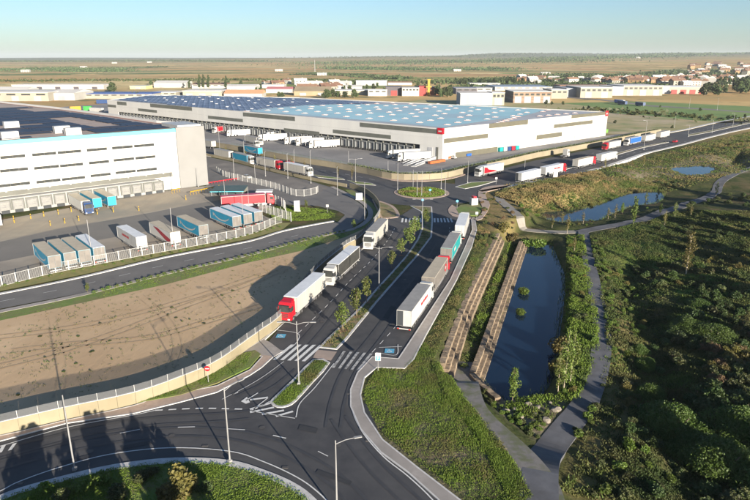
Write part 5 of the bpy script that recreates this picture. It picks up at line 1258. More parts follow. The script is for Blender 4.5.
# park trees
for u,v,vt,k,lab in [(512.5,402,363,0,'single bright green young tree standing at the lower end of the long pond'),(558,392,345,1,'thin pale trunked poplar at the right bank of the pond, left of three'),(563.5,390,320,1,'thin pale trunked poplar at the right bank of the pond, tallest of three'),(570,383,325,1,'thin pale trunked poplar at the right bank of the pond, right of three'),
   (567,234,212,2,'yellowish young poplar just left of the fork of the park paths'),(562,224,210,2,'yellowish young poplar on the bank at the left tip of the upper pond'),(583,224,210,2,'yellowish small poplar on the near bank of the upper pond'),(608,219,206,2,'golden small poplar in a pair on the upper pond bank, left'),(615,218,202,2,'golden small poplar in a pair on the upper pond bank, right'),(622,214,201,0,'bright green small tree next to the golden pair on the pond bank'),(633,225,193,0,'tall bright green young tree beside the curving park path'),
   (646,203,190,1,'slim young tree at the right end of the upper pond'),(657,199,186,1,'slim young tree just past the upper pond'),(660,214,202,0,'small young tree standing by the path bend'),(664.5,226,209,2,'leaning thin tree below the park path'),(674.7,217,200,1,'thin tree directly beside the park path'),(690.7,216,205,2,'short thin tree in the shade right of the path'),(574,252,235,2,'small yellow tree on the strip between pond and path'),(552,228,214,2,'small yellow tree by the footbridge end of the pond'),
   (643.6,166,154,2,'small tree in the verge below the main road, left of three'),(654,163.5,152,1,'small tree in the verge below the main road, middle of three'),(662,161,151,1,'small tree in the verge below the main road, right of three'),(631.5,167,158,2,'little shrubby tree left of the three verge trees'),(700,224,209,1,'thin tree at the edge of the dark meadow'),(716,196,180,1,'thin tree where the path bends towards the third pond'),(605,167.8,157,2,'small tree directly below the last white lorry')]:
    x,y,z=GT(u,v); hh=pxh(u,v,v-vt)*.97; kk=PT[k]; base={0:6,1:7.5,2:6.5}[k]; s=hh/base; kk.put((x,y,z),random.uniform(0,6.28),lab,'tree','young trees in the park',scale=(max(.7,min(1.1,s)),)*2+(s,))
x,y,z=GT(686,274); BP.put((x,y,z),1.,'tall half bare pale poplar standing alone in the rough meadow','tree',None,scale=(1.05,1.05,pxh(686,274,45)/9.))
# roadside saplings in front of the retaining wall
for u,v in [(305,171.5),(338,177.5),(352,179.5),(262,163),(275,165.5),(226,155.5),(245,159),(292,168.8)]: putv(PT[2],u,v,'young roadside tree on the verge of the upper road, in front of the beige wall','young tree','roadside trees of the upper road',.75)
putv(YT[0],354,230.5,'little tree on the verge at the bend of the inner road','young tree',None,.7); putv(YT[1],306,209.5,'little tree near the top kerb of the grass island','young tree',None,.7); putv(YT[0],88,293.5,'small bushy plant where the first hedge row starts by the inner road','shrub',None,.5)
# hedge row along the grey strip
hp=resample(offset(smooth(GW([(92,291.4),(167,272.5),(250,253.8),(283,244.5),(317,236),(345,230)]),5),-1.4),1.5)
for p in hp: SH['low'][0].put((p[0],p[1],.1),random.uniform(0,6),'small green hedge plant in the planted row along the inner road','hedge plant','hedge plants in a row along the inner road',scale=random.uniform(.5,.75))
hp=resample(smooth(GW([(-30,292),(0,286.5),(100,265.8),(200,247),(285,225)]),5),2.2)
for p in hp: SH['low'][0].put((p[0],p[1]-1.1,.1),random.uniform(0,6),'small green hedge plant in front of the yard fence','hedge plant','hedge plants below the yard fence',scale=random.uniform(.4,.6))
# hedge on top of the retaining wall: one object
hpts=np.array(resample(offset(rp,1.6),.35)); hpts=hpts[(np.arange(len(hpts))>len(hpts)*.33)]
P=np.repeat(hpts,14,0); P=np.column_stack([P+rng.normal(size=P.shape)*.45,1.2+rng.random(len(P))*1.4]); V,F=quads(P,None,.42,5); o=link('hedge',np_mesh('hedge',V,F,[leafs['olive']])); tag(o,'long clipped green hedge on top of the beige retaining wall','hedge')
# sand lot plants
for i,(u,v) in enumerate([(85,318),(100,324),(168,315),(176,318),(182,322),(190,320),(204,324),(213,283),(172,308),(240,304),(30,352),(45,358),(62,345),(76,364),(92,352),(78,337),(90,371),(112,360),(18,396),(55,330),(110,341),(128,306),(222,296),(233,291),(150,300),(64,372),(244,262),(40,337)]):
    putv(SH['olive'][i%3],u,v,'small green weed bush on the bare sand lot','weed','weeds on the sand lot',random.uniform(.15,.42),z=.02,sz=random.uniform(.12,.25))
# shrub masses of the park, sampled on the ground itself
def world_poly(pix,z=LOWZ): return GW(pix,z)
def scatter_pts(poly,n,seed,mind=0.):
    r=np.random.default_rng(seed); P=np.array(poly); lo,hi=P.min(0),P.max(0); out=[]
    while len(out)<n:
        q=r.uniform(lo,hi,(n*4,2)); q=q[in_poly(q[:,0],q[:,1],poly)]
        for p in q:
            if len(out)>=n: break
            if mind and any((p[0]-o[0])**2+(p[1]-o[1])**2<mind*mind for o in out[-60:]): 
                if r.random()>.1: continue
            out.append(tuple(p))
    return out
ponds=(pond1,pond2,pond3)
PEND=[]
def screen(x,y,z):
    d_=y*cp-(z-CAMH)*sp; return 375+FPX*x/d_, 250-FPX*(y*sp+(z-CAMH)*cp)/d_
def free_of_paths(x,y): return not any(in_poly(np.array([x]),np.array([y]),p)[0] for p in ponds)
ADJ={'bright':'bright green','olive':'olive green','gold':'yellowish','dry':'dry reddish brown','deep':'dark green'}
def shrubs(pix,n,kinds,smin,smax,lab,grp,seed,z=LOWZ,mind=1.0,cat='shrub',squash=1.):
    place=lab.split('shrub ',1)[1] if 'shrub ' in lab else lab
    poly=world_poly(pix,z); pts=scatter_pts(poly,n,seed,mind); r=random.Random(seed); Zs=hz([p[0] for p in pts],[p[1] for p in pts])
    for (x,y),zz in zip(pts,Zs):
        if not free_of_paths(x,y): continue
        kd=r.choice(kinds); k=r.choice(SH[kd]); s=r.uniform(smin,smax); u_,v_=screen(x,y,zz); seen=-10<u_<760 and v_<510
        PEND.append((s/depth(x,y,zz)*(1 if seen else .0),k,(x,y,float(zz)),r.uniform(0,6.28),ADJ[kd]+' shrub '+place,cat,ADJ[kd]+' '+grp,(s,s,s*squash*r.uniform(.8,1.15))))
shrubs([(567,244),(581,240),(588,290),(595,325),(596,345),(590,372),(578,392),(562,402),(557,380),(562,335),(567,300),(570,272)],46,['bright','olive','bright','gold'],.35,.9,'green shrub on the strip between the long pond and the park path','shrubs between pond and path',101)
shrubs([(592,242),(601,240),(612,290),(618,330),(616,360),(606,390),(590,425),(570,455),(560,445),(580,425),(602,385),(609,345),(602,300)],60,['bright','olive','bright'],.35,.85,'green shrub in the row along the right edge of the park path','shrubs right of the path',102)
shrubs([(612,262),(640,290),(645,320),(632,345),(640,390),(625,430),(640,500),(590,500),(600,440),(622,380),(622,320)],44,['olive','bright','gold','olive','bright'],.4,1.0,'olive or straw coloured shrub between the path bushes and the dark creek','shrubs towards the creek',103)
shrubs([(640,330),(700,300),(750,300),(750,360),(700,350),(670,370),(650,360)],45,['deep','olive','deep'],.8,1.5,'dark green shrub on the slope behind the big rounded bushes','dark shrubs by the creek',104)
shrubs([(700,345),(750,325),(750,405),(705,395)],50,['dry','olive','olive','gold'],.7,1.4,'reddish brown dry shrub on the slope at the right edge','dry shrubs on the right slope',105)
shrubs([(690,395),(750,400),(752,500),(700,500)],45,['deep','olive'],1.0,1.9,'dark green shrub in the bottom right corner','dark shrubs in the bottom right corner',106)
shrubs([(640,380),(690,480),(670,500),(600,500),(625,440)],26,['olive','deep','bright','olive'],.5,1.2,'brown and green shrub left of the largest bush','mixed shrubs left of the largest bush',107)
shrubs([(625,262),(690,262),(750,262),(750,300),(690,296),(640,282)],45,['deep','olive','gold','olive'],.6,1.3,'low shrub in the band across the right meadow','shrubs across the right meadow',108)
shrubs([(700,200),(750,190),(750,262),(700,255),(660,245),(640,240)],45,['deep','olive'],.6,1.3,'dark shrub in the shaded ground right of the park path','shrubs in the shade',109)
shrubs([(478,195),(500,200),(520,226),(500,236),(485,262),(478,240),(480,215)],34,['olive','gold','dry'],.4,.9,'small dry shrub on the slope above the stone walls','shrubs above the stone walls',110,z=-1,cat='shrub')
shrubs([(512,208),(535,213),(540,220),(532,226),(520,224)],10,['olive','gold','bright'],.5,1.1,'shrub around the left tip of the upper pond','shrubs at the upper pond',111)
shrubs([(530,214),(560,206),(600,196),(618,198),(590,205),(552,212)],26,['bright','olive','bright','gold'],.4,.9,'low shrub at the foot of the straw slope above the upper pond','shrubs at the foot of the straw slope',116,z=-3.4)
shrubs([(590,196),(640,186),(672,176),(690,178),(665,190),(610,200)],22,['deep','olive'],.6,1.2,'dark shrub on the far bank of the upper pond','shrubs on the far pond bank',112,z=-2)
shrubs([(700,153),(750,140),(750,152),(722,160)],30,['olive','bright','gold'],.6,1.2,'sunlit shrub on the embankment of the main road','shrubs on the road embankment',113,z=-1)
shrubs([(478,382),(500,408),(520,415),(548,412),(540,440),(520,432),(490,410)],34,['bright','olive'],.3,.7,'low green shrub at the foot of the long pond','shrubs at the foot of the pond',114)
shrubs([(560,226),(600,216),(640,208),(660,205),(640,214),(600,224),(570,229)],14,['bright','olive','gold'],.3,.6,'low shrub on the grassy bank between upper pond and path','shrubs on the near pond bank',115)
BIGAT=[(672,432,6.2),(650,398,3.0),(716,338,5.2),(688,330,4.2),(688,455,4.6),(722,470,6),(738,430,5),(643,368,2.4),(700,306,3.6)]
bpos=[(GT(u,v)[:2],r_*.8) for u,v,r_ in BIGAT]
PEND=[p for p in PEND if all(math.hypot(p[2][0]-b[0][0],p[2][1]-b[0][1])>b[1] for b in bpos)]
PEND.sort(key=lambda t:-t[0])
for _,k,loc,rz_,lab,cat,grp,sc in PEND[:225]: k.put(loc,rz_,lab,cat,grp,scale=sc)
VV=[];FF=[];MI=[];mats_u=[];no=0
for _,k,loc,rz_,lab,cat,grp,sc in PEND[225:]:
    me=[c for c in k.root.children if c.name.startswith('foliage')][0].data; a=np.empty(len(me.vertices)*3,np.float32); me.vertices.foreach_get('co',a); a=a.reshape(-1,3)*np.array(sc)
    ca_,sa_=math.cos(rz_),math.sin(rz_); a=np.column_stack([a[:,0]*ca_-a[:,1]*sa_+loc[0],a[:,0]*sa_+a[:,1]*ca_+loc[1],a[:,2]+loc[2]])
    f=np.arange(len(a)).reshape(-1,4)+no; no+=len(a); VV.append(a);FF.append(f); m_=me.materials[0]
    if m_ not in mats_u: mats_u.append(m_)
    MI.append(np.full(len(f),mats_u.index(m_),np.int32))
ume=np_mesh('undergrowth',np.concatenate(VV),np.concatenate(FF),mats_u); ume.polygons.foreach_set('material_index',np.concatenate(MI))
o=link('undergrowth',ume); o['kind']='stuff'; tag(o,'dense mixed undergrowth of small green and straw coloured bushes across the park','undergrowth')
for u,v,s,k,lab in [(504,236,2.4,'gold','golden willow bush at the top end of the lower stone wall'),(513,242,2.0,'gold','golden green bush leaning over the top left corner of the long pond'),(536,250,2.2,'bright','green reed like bush in the top of the long pond'),(526,249,1.8,'bright','green bush at the top left inside the long pond'),(524,297,1.3,'bright','small round green bush against the lower stone wall, upper'),(521,318,1.1,'bright','small round green bush against the lower stone wall, lower'),(562,352,2.2,'gold','big yellowish bush on the right bank of the long pond'),(558,372,1.8,'gold','yellowish bush below its bigger neighbour on the right pond bank')]:
    x,y,z=GT(u,v); z=max(z,WATERZ-.1); SH[k][0].put((x,y,z),1.3*s,lab,'bush',None,scale=(s,s,s))
for u,v,sx,sz,k,lab in [(672,432,6.2,5.0,0,'largest rounded dark green bush at the lower right'),(650,398,3.0,3.0,1,'rounded green bush above and left of the largest one'),(643,368,2.4,2.6,0,'smaller dark green bush on the creek edge'),(640,352,1.9,2.0,1,'smallest bush at the top of the creek edge group'),(716,338,5.2,3.0,0,'wide rounded green bush on the right, right half of a pair'),(688,330,4.2,2.8,1,'wide rounded green bush on the right, left half of a pair'),(700,306,3.6,2.0,1,'low green bush behind the pair of wide bushes'),(688,455,4.6,4.2,1,'dark bush in the shade right of the largest one'),(722,470,6,5,0,'dark green bush mass near the bottom right corner'),(738,430,5,4,1,'dark green bush at the right edge in deep shade')]:
    x,y,z=GT(u,v); BIG[k].put((x,y,z-.3),sx,lab,'bush',None,scale=(sx*.66,sx*.66,sz*.82))
# bottom island of the big roundabout
isl=smooth(GW([(-60,520),(-20,506),(10,492),(60,477.5),(115,465),(175,458.5),(230,461),(265,471),(295,484),(316,500),(335,525)]),4)+GW([(330,640),(150,760),(-100,640)])
raised('big_roundabout_island',isl,grassg,kw=1.05,world=True,km=kerbm)
def isl_put(kind,u,v,lab,sc,sz=None): x,y=G(u,v); kind.put((x,y,.1),random.uniform(0,6),lab,'shrub',None,scale=(sc,sc,sz or sc))
isl_put(SH['gold'][0],182,489,'pale yellow green bush on the bottom island, larger of two',2.0,2.1); isl_put(SH['gold'][1],172,498,'yellow bush at the very bottom edge of the island',1.6); isl_put(SH['olive'][2],118,497,'olive twiggy shrub on the bottom island, left of the yellow ones',1.1); isl_put(SH['olive'][0],62,500,'olive shrub at the left of the bottom island',1.0); isl_put(SH['bright'][0],104,482,'bright green bush at the island kerb',1.0); isl_put(SH['bright'][1],45,492,'green bush left on the bottom island',1.0); isl_put(SH['olive'][0],140,482,'olive bush between the twiggy shrub and the kerb',1.0); isl_put(SH['olive'][1],152,476,'olive bush close to the kerb in the middle of the island',.8); isl_put(SH['bright'][0],80,492,'low green bush beside the twiggy shrub on the island',1.0); isl_put(SH['deep'][0],205,492,'dark green bush right of the yellow one',.9)
# trees standing on the island below the picture, whose shadows cross the road
for i,(x,y,s) in enumerate([(-36,40,.75),(-31,42,.6),(-27.5,40.5,.85),(-24,42,.7),(-20,41,.9),(-14.5,40.5,.85),(-11,42.5,.55),(-42,37,.8)]): FT[i%2].put((x,y,0),i*1.7,'leafy tree on the island of the big roundabout','tree','trees on the roundabout island',scale=(s*.95,s*.9,s*.95))
# unseen trees added beyond the right edge to throw shade into the park
for i,(x,y,s) in enumerate([(64,43,1.0),(71,47,1.2),(78,58,1.1),(86,70,1.1),(62,34,1.1),(96,60,1.2),(104,74,1.4),(100,88,1.3),(112,100,1.5),(108,118,1.3),(120,130,1.5),(128,146,1.4),(118,160,1.3),(136,170,1.5),(90,46,1.2),(84,36,1.2),(146,186,1.3)]): FT[i%2].put((x,y,h1(x,y)),i*1.3,'unseen tree added to shade the east side of the park','tree','unseen trees added for shade east of the park',scale=(s,s,s))

# grass and weeds (uncountable)
def grass(name,label,pix,n,seed,mats,hmin,hmax,z=LOWZ,world=None,blades=6,flat=None,w_=.05,spread=.16,leafy=.0,cat='grass'):
    r=np.random.default_rng(seed); poly=world or GW(pix,z); P=np.array(poly); lo,hi=P.min(0),P.max(0)
    q=r.uniform(lo,hi,(n*6,2)); q=q[in_poly(q[:,0],q[:,1],poly)]
    k=vnoise(q[:,0],q[:,1],3.1,seed)+.5*vnoise(q[:,0],q[:,1],1.3,seed+1); sel=k>r.uniform(-1.5,1.0,len(q)); q=q[sel][:n]; kq=np.clip(k[sel][:n],-1,1)
    for p in ponds:
        if len(q): ok_=~in_poly(q[:,0],q[:,1],p); q=q[ok_]; kq=kq[ok_]
    Z=hz(q[:,0],q[:,1]) if flat is None else np.full(len(q),flat)
    m_=len(q); c=np.repeat(np.column_stack([q,Z]),blades,0); N_=len(c)
    c[:,:2]+=r.normal(size=(N_,2))*spread
    h=r.uniform(hmin,hmax,N_)*(.55+.55*np.repeat(sst(kq*.5+.5),blades)); a=r.uniform(0,6.28,N_); lean=r.uniform(.1,.7,N_)
    tip=c+np.column_stack([np.cos(a)*lean*h,np.sin(a)*lean*h,h]); wv=np.column_stack([-np.sin(a),np.cos(a),np.zeros(N_)])*(w_*(.7+h)[:,None])
    mid=(c*.45+tip*.55)+np.column_stack([np.zeros(N_),np.zeros(N_),h*.12])
    V=np.stack([c-wv*.4,mid-wv,tip,mid+wv],1).reshape(-1,3); F=np.arange(4*N_).reshape(N_,4)
    me=np_mesh(name,V,F,mats); o=link(name,me); o['kind']='stuff'; tag(o,label,cat)
    mi=(vnoise(c[:,0],c[:,1],4.,seed+5)+r.uniform(-.5,.5,N_)>.25).astype(np.int32)*(len(mats)>1); me.polygons.foreach_set('material_index',mi)
    return o
mound_px=[(378,371),(404,371),(425,345),(441,368),(454,385),(474,412),(500,445),(522,480),(533,515),(500,560),(462,499),(419,466),(386,440),(367,413),(364,393)]
grass('grass','weedy green and dry grass on the mound beside the pavement',mound_px,13000,201,[gblade2,gdry2],.05,.24,z=-.5,blades=6,w_=.045)
grass('grass','bright green grass along the crest from the stone wall down to the path',[(432,370),(446,374),(457,396),(486,438),(512,470),(530,505),(515,520),(478,445),(445,402)],6000,202,[gblade2,gblade],.08,.3,z=-1.2,blades=6,w_=.05)
grass('grass','weeds between the right pavement and the upper stone wall',[(478,225),(490,232),(478,262),(460,300),(440,345),(430,365),(408,368),(428,340),(460,283),(474,250)],9000,203,[gblade,gdry],.08,.32,z=-.2,w_=.045)
grass('grass','grass on the terrace between the two stone walls',[(511,240),(519,242),(500,295),(470,370),(459,370),(478,315),(498,270)],4500,204,[gblade,gblade2],.12,.4,w_=.07)
grass('grass','tall straw coloured grass on the slope above the upper pond',[(492,200),(505,194),(560,181),(598,175),(606,182),(578,194),(545,202),(518,208)],9000,205,[gdry,gdry],.4,1.1,z=-1.5,w_=.11)
grass('grass','green grass on the far bank of the upper pond',[(520,212),(560,203),(598,189),(640,181),(665,178),(672,190),(640,191),(612,198),(580,205),(545,212),(528,220)],8000,218,[gblade,gdry],.2,.6,z=-3,w_=.08)
grass('grass','green grass between the long pond and the park path',[(567,236),(583,236),(598,320),(598,350),(580,395),(545,425),(500,408),(515,398),(558,392),(566,310)],9000,206,[gblade2,gblade],.2,.55,w_=.055)
grass('grass','rough meadow grass right of the park path',[(590,236),(680,216),(750,215),(750,300),(700,310),(650,310),(620,420),(640,500),(560,500),(600,400),(606,320)],26000,207,[gblade3,gblade],.15,.5,w_=.075)
grass('grass','rough grass on the lower right slope',[(640,310),(750,300),(752,502),(620,502)],16000,208,[gblade3,gblade],.15,.45,w_=.07)
grass('grass','grass in the verge between main road and ponds',[(500,188),(560,179),(650,158),(750,133),(760,165),(700,180),(640,190),(560,200)],15000,209,[gblade,gdry],.15,.5,z=-1,w_=.15,blades=5)
grass('grass','mown green grass on the bank below the cream wall',None,1500,210,[gblade2,gblade],.05,.15,world=GW([(138,402.5),(180,390),(217,373),(237,357),(252,353),(246,367),(217,382.5),(180,395)]),flat=.17)
grass('grass','green grass on the small median between the zebra crossings',None,900,211,[gblade2,gblade],.08,.22,world=GW([(315,361),(328,364),(311,384),(296,400),(288,405),(277,406),(273,403),(297,379)]),flat=.11)
grass('grass','grass on the bottom roundabout island',None,9000,212,[gblade2,gblade2],.06,.2,world=GW([(-30,512),(10,496),(60,481),(115,469),(175,462),(230,465),(265,475),(295,489),(312,505),(320,560),(0,560)]),flat=.1,w_=.07)
grass('grass','grass and weeds on the tree median',None,2200,213,[gblade,gdry],.08,.3,world=GW([(328,339),(362,308),(380,287),(394,272),(409,255),(419,240),(424,228),(431,236),(415,257),(395,280),(375,303),(345,340),(336,348),(321,347)]),flat=.1)
grass('grass','green verge grass between the inner road and the sand lot',None,5200,214,[gblade2,gblade],.05,.2,world=GW([(-30,318),(83,294.5),(167,273.5),(250,255.5),(283,246.5),(317,238),(350,231.5),(369,222),(378,221),(345,237),(300,251),(250,262),(167,284),(83,302.5),(-30,327)]),flat=.0,w_=.09)
grass('grass','green lawn on the grass island by the gate',None,2500,215,[gblade2,gblade2],.08,.25,world=GW([(277,221),(300,221.5),(318,220.5),(333,218),(336,215),(330,211.5),(316,209),(290,207),(275,207),(262,210)]),flat=.1,w_=.09)
grass('grass','low plants inside the roundabout',None,1500,216,[gblade2,gdry],.2,.6,world=circle(8.2),flat=.1,w_=.14)
grass('weeds','thin scattered weeds on the bare sand lot',None,900,217,[gblade,gdry],.05,.22,world=GW([(0,322),(83,304),(167,287),(250,266),(330,245),(300,285),(250,330),(200,362),(133,385),(0,410)]),flat=.11,w_=.05,cat='weeds')
# reeds at the pond edges
for i,(p,lab,wz_) in enumerate(((pond1,'reeds along the edge of the long pond',WATERZ),(pond2,'reeds along the edge of the upper pond',W2Z))):
    e=np.array(resample(p+[p[0]],.5)); e=e[rng.random(len(e))>.35]; c=np.repeat(np.column_stack([e,np.full(len(e),wz_-.1)]),8,0); n_=len(c); c[:,:2]+=rng.normal(size=(n_,2))*.45
    h=rng.uniform(.3,1.0,n_); a=rng.uniform(0,6.28,n_); tip=c+np.column_stack([np.cos(a)*.25*h,np.sin(a)*.25*h,h]); wv=np.column_stack([-np.sin(a),np.cos(a),np.zeros(n_)])*.06
    V=np.stack([c-wv,c+wv,tip],1).reshape(-1,3); o=link('reeds',np_mesh('reeds',V,np.arange(3*n_).reshape(n_,3),[gblade])); o['kind']='stuff'; tag(o,lab,'reeds')
# pale rocks at the foot of the pond
def rock(seed):
    r=random.Random(seed); bm=bmesh.new(); bmesh.ops.create_icosphere(bm,subdivisions=2,radius=.5)
    for v_ in bm.verts: v_.co*=r.uniform(.75,1.1); v_.co.z*=.75
    me=bpy.data.meshes.new('rock'); bm.to_mesh(me); bm.free(); me.materials.append(rockm); return me
RK=[rock(s) for s in range(3)]
for i,(u,v,s,lab) in enumerate([(505,412.5,1.3,'pale pointed rock left of the others at the foot of the pond'),(515,411,1.0,'flat tan rock beside the pointed one'),(520.5,418,.9,'small pale rock below the flat tan one'),(528,405,1.0,'pale rock above the middle of the rock group'),(538,408,.9,'pale rock in the middle of the rock group'),(546,421,1.2,'pale rock nearest the path junction'),(556,410.5,1.3,'wide pale rock at the right end of the rock group'),(550,404,.7,'small pale rock at the top right of the rock group'),(535,415,.6,'tiny rock between the larger ones at the pond foot')]):
    x,y,z=GT(u,v); o=link('rock',RK[i%3],None,(x,y,z+.15),i*1.1); o.scale=(s*1.2,s,s*.9); tag(o,lab,'rock','rocks at the foot of the pond')
# low containers and stacks by the warehouse
def box_on(u,v,L_,W_,h,m_,lab,name='container',cat='container',rz=None,grp=None):
    x,y=G(u,v); t=thing(name,lab,cat,(x,y,.05),ang((460,157),(600,138)) if rz is None else rz,grp)
    MB().box(-L_/2,L_/2,-W_/2,W_/2,.15,h).build('body',m_,t); MB().box(-L_/2-.03,L_/2+.03,-W_/2-.03,W_/2+.03,h,h+.1).build('lid',m_,t)
    for s in (-1,1): MB().box(s*L_/2*.8-.15,s*L_/2*.8+.15,-W_/2,W_/2,0,.15).build('skid',chassis,t)
    n=max(2,int(L_/1.2)); 
    rb=MB()
    for i in range(n): xx=-L_/2+(i+.5)*L_/n; rb.box(xx-.06,xx+.06,-W_/2-.06,-W_/2-.005,.2,h-.05)
    rb.build('rib',m_,t)
box_on(568,138.5,9,2.6,3.0,green,'dark green container against the bright warehouse face, left one'); box_on(577,137,8,2.6,2.6,mat('light_green_paint',(.12,.28,.05),rough=.5),'light green container beside the dark green one at the bright face'); box_on(598,134.4,8,2.6,3.2,green,'green container near the right end of the bright warehouse face'); box_on(604,133,5,2.4,2.2,MATS['light_green_paint'],'small light green container at the far corner of the warehouse')
for u,m_,lab in ((500,teal,'teal skip in the row by the bright warehouse face'),(504,white,'white skip in the row by the bright warehouse face'),(508,navy,'navy skip in the row by the bright warehouse face'),(512,darkred,'dark red skip in the row by the bright warehouse face'),(516,teal,'last teal skip in the row by the bright warehouse face')): box_on(u,151.5-(u-500)*.11,2.6,2,2.,m_,lab,'skip','skip')
for u,v,L_,m_,lab in ((434,163.5,6,orange,'long orange stack at the warehouse corner'),(441,162,4,orange,'short orange stack next to the long one'),(450,158.5,3.5,orange,'orange stack under the bright warehouse face'),(468,156,3,blue,'blue stack under the olive band of the warehouse')): box_on(u,v,L_,1.6,1.1,m_,lab,'material_stack','stack')
for a,b_,lab in (((405,165.5),(425,157.8),'white loading ramp at the warehouse corner, left one'),((413,166.8),(436,158.2),'white loading ramp at the warehouse corner, right one')):
    A=Vector(G(*a));B2=Vector(G(*b_)); t=thing('loading_ramp',lab,'ramp',(A.x,A.y,.02),orient(A,B2)); l=(B2-A).length
    MB().add([(0,-1.1,.0),(l,-1.1,.0),(l,-1.1,1.3),(0,-1.1,.15),(0,1.1,.0),(l,1.1,.0),(l,1.1,1.3),(0,1.1,.15)],[(0,1,2,3),(7,6,5,4),(3,2,6,7),(1,5,6,2),(0,3,7,4)]).build('ramp_body',white,t)
    for s in (-1,1): MB().box(0,l,s*1.1-.06,s*1.1+.06,1.1,1.25).build('side_rail',whiteroof,t)
# things behind the left building
box_on(75.5,111,9,2.6,4,yellow,'yellow trailer behind the solar roof','container','container',rz=ang((60,112),(100,110))); box_on(88,111,7,2.6,4.2,green,'bright green trailer behind the solar roof','container','container',rz=R(10)); box_on(97,112.5,16,2.6,4.,white,'white trailer behind the solar roof','container','container',rz=R(-30)); box_on(104,103.6,14,3,4,navy,'navy trailer at the far end of the warehouse','container','container',rz=R(10))
for u,v,m_,lab in ((130,119,white,'white trailer between the two big buildings, left'),(141,119.3,blue,'blue roofed trailer between the two big buildings'),(176,122,white,'white trailer in front of the grey wall of the warehouse')): box_on(u,v,13,2.6,4,m_,lab,'trailer','trailer',rz=R(-45)+math.pi/6)

# ------------------------------------------------------------ town and sheds behind
creamw=mat('shed_cream',(.29,.275,.225),(.25,.235,.195),rough=.8,scale=.05); palew=mat('shed_white',(.40,.39,.36),(.34,.33,.30),rough=.8,scale=.05)
greyw=mat('shed_grey',(.30,.31,.33),(.24,.25,.27),rough=.7,scale=.1,stretch=(1,1,.05)); darkw=mat('shed_dark',(.06,.055,.065),(.09,.08,.09),rough=.6,scale=.05); redw=mat('shed_red',(.30,.04,.035),(.25,.035,.03),rough=.7,scale=.05)
brickw=mat('shed_brick',(.24,.10,.05),(.20,.09,.045),rough=.85,scale=.1); tilem=mat('roof_tiles',(.21,.115,.075),(.16,.09,.06),rough=.9,scale=.3,objrand=.25); bluer=mat('shed_blue_roof',(.05,.09,.28),(.07,.12,.34),rough=.5,scale=.1)
tanr=mat('shed_tan_roof',(.30,.24,.15),(.24,.19,.125),rough=.9,scale=.05); paler=mat('shed_pale_roof',(.60,.58,.54),(.50,.48,.45),rough=.8,scale=.03); yelw=mat('shed_yellow',(.72,.62,.22),rough=.7)
stripew=mat('striped_facade',(.27,.22,.16),(.17,.09,.06),rough=.8,scale=.35,stretch=(.05,.05,4))
def shed(u0,u1,v,vt,dpt,wall,roof,label,rise=.0,slant=0.,doors=0,windows=0,cat='industrial building',door_m=None,v1=None):
    """shed standing on ground pixels (u0,v)-(u1,v1); vt is the top of its front wall"""
    P=Vector(G(u0,v));Q=Vector(G(u1,v if v1 is None else v1)); h=pxh((u0+u1)/2,(v+(v1 or v))/2,(v+(v1 or v))/2-vt); d_=(Q-P).normalized(); L_=(Q-P).length
    t=thing('industrial_building',label,cat,(P.x,P.y,0),math.atan2(d_.y,d_.x))
    MB().box(0,L_,0,dpt,-1,h).build('wall',wall,t)
    r_=MB(); e=.4
    if rise>0: r_.add([(-e,-e,h),(L_+e,-e,h),(L_+e,dpt+e,h),(-e,dpt+e,h),(-e,dpt/2,h+rise),(L_+e,dpt/2,h+rise)],[(0,1,5,4),(2,3,4,5),(1,2,5),(3,0,4),(3,2,1,0)])
    else: r_.box(-e,L_+e,-e,dpt+e,h,h+.5)
    r_.build('roof',roof,t)
    for i in range(doors):
        x=L_*(i+.5)/doors; w_=min(4,L_/doors*.35); MB().box(x-w_,x+w_,-.15,-.001,-.5,h*.6).build('door',door_m or greyw,t)
    if windows:
        for i in range(windows): x=L_*(i+.5)/windows; w_=L_/windows*.3; MB().box(x-w_,x+w_,-.15,-.001,h*.68,h*.86).build('window',glass,t)
    return t
S=shed
S(-40,49,101,92.5,60,creamw,paler,'long cream shed at the far left edge with pale stepped roof',doors=4,windows=6); S(49,75,100.3,93,50,palew,paler,'pale square shed beside the long cream one on the left',doors=1,rise=3)
S(77,152,98.7,94,45,creamw,bluer,'long low cream shed with a dark blue roof behind the grass strip',windows=9)
S(12,104,89.2,85,40,palew,paler,'very long thin white shed at the upper left before the brown fields',doors=5,door_m=darkw); S(-10,28,92,89.2,30,palew,paler,'low white shed left, behind the cream one',rise=3); S(130,146,89,86,30,yelw,palew,'small yellow shed right of the round green tree',doors=1)
S(150,176,97,92.5,40,creamw,paler,'cream shed directly behind the left end of the blue warehouse roof',windows=4); S(154,186,87.5,83,40,palew,paler,'white shed with rounded roof in front of the poplar row',rise=3.5,doors=2); S(183,222,96.8,91,45,creamw,paler,'wide cream shed behind the solar roof, left of the orange one',doors=3)
S(192,226,88.5,84.5,35,palew,tilem,'white shed with reddish roof behind the wide cream shed',rise=2.5,windows=5); S(227,256,90,86,35,palew,paler,'white shed between the poplars and the orange roofed one',doors=2,rise=2); S(224,262,97,93.5,30,palew,mat('orange_roof',(.62,.30,.16),rough=.8),'white arched shed with an orange roof edge',rise=4)
S(266,292,93,89,35,palew,mat('faded_red_roof',(.48,.17,.17),rough=.8),'white shed with a faded red roof line',rise=2.5,doors=2); S(262,284,88,85,25,palew,paler,'small white shed above the red roofed one',doors=1)
S(294,330,95.5,91,40,tanr,tanr,'tan shed with earth coloured roof, left part of the town',rise=5,doors=2); S(304,336,88.5,84,40,creamw,tanr,'cream shed with tan gable roof in the middle of the town',rise=3,doors=2); S(332,368,95,90.5,35,creamw,paler,'cream shed left of the white cube in the town',windows=4)
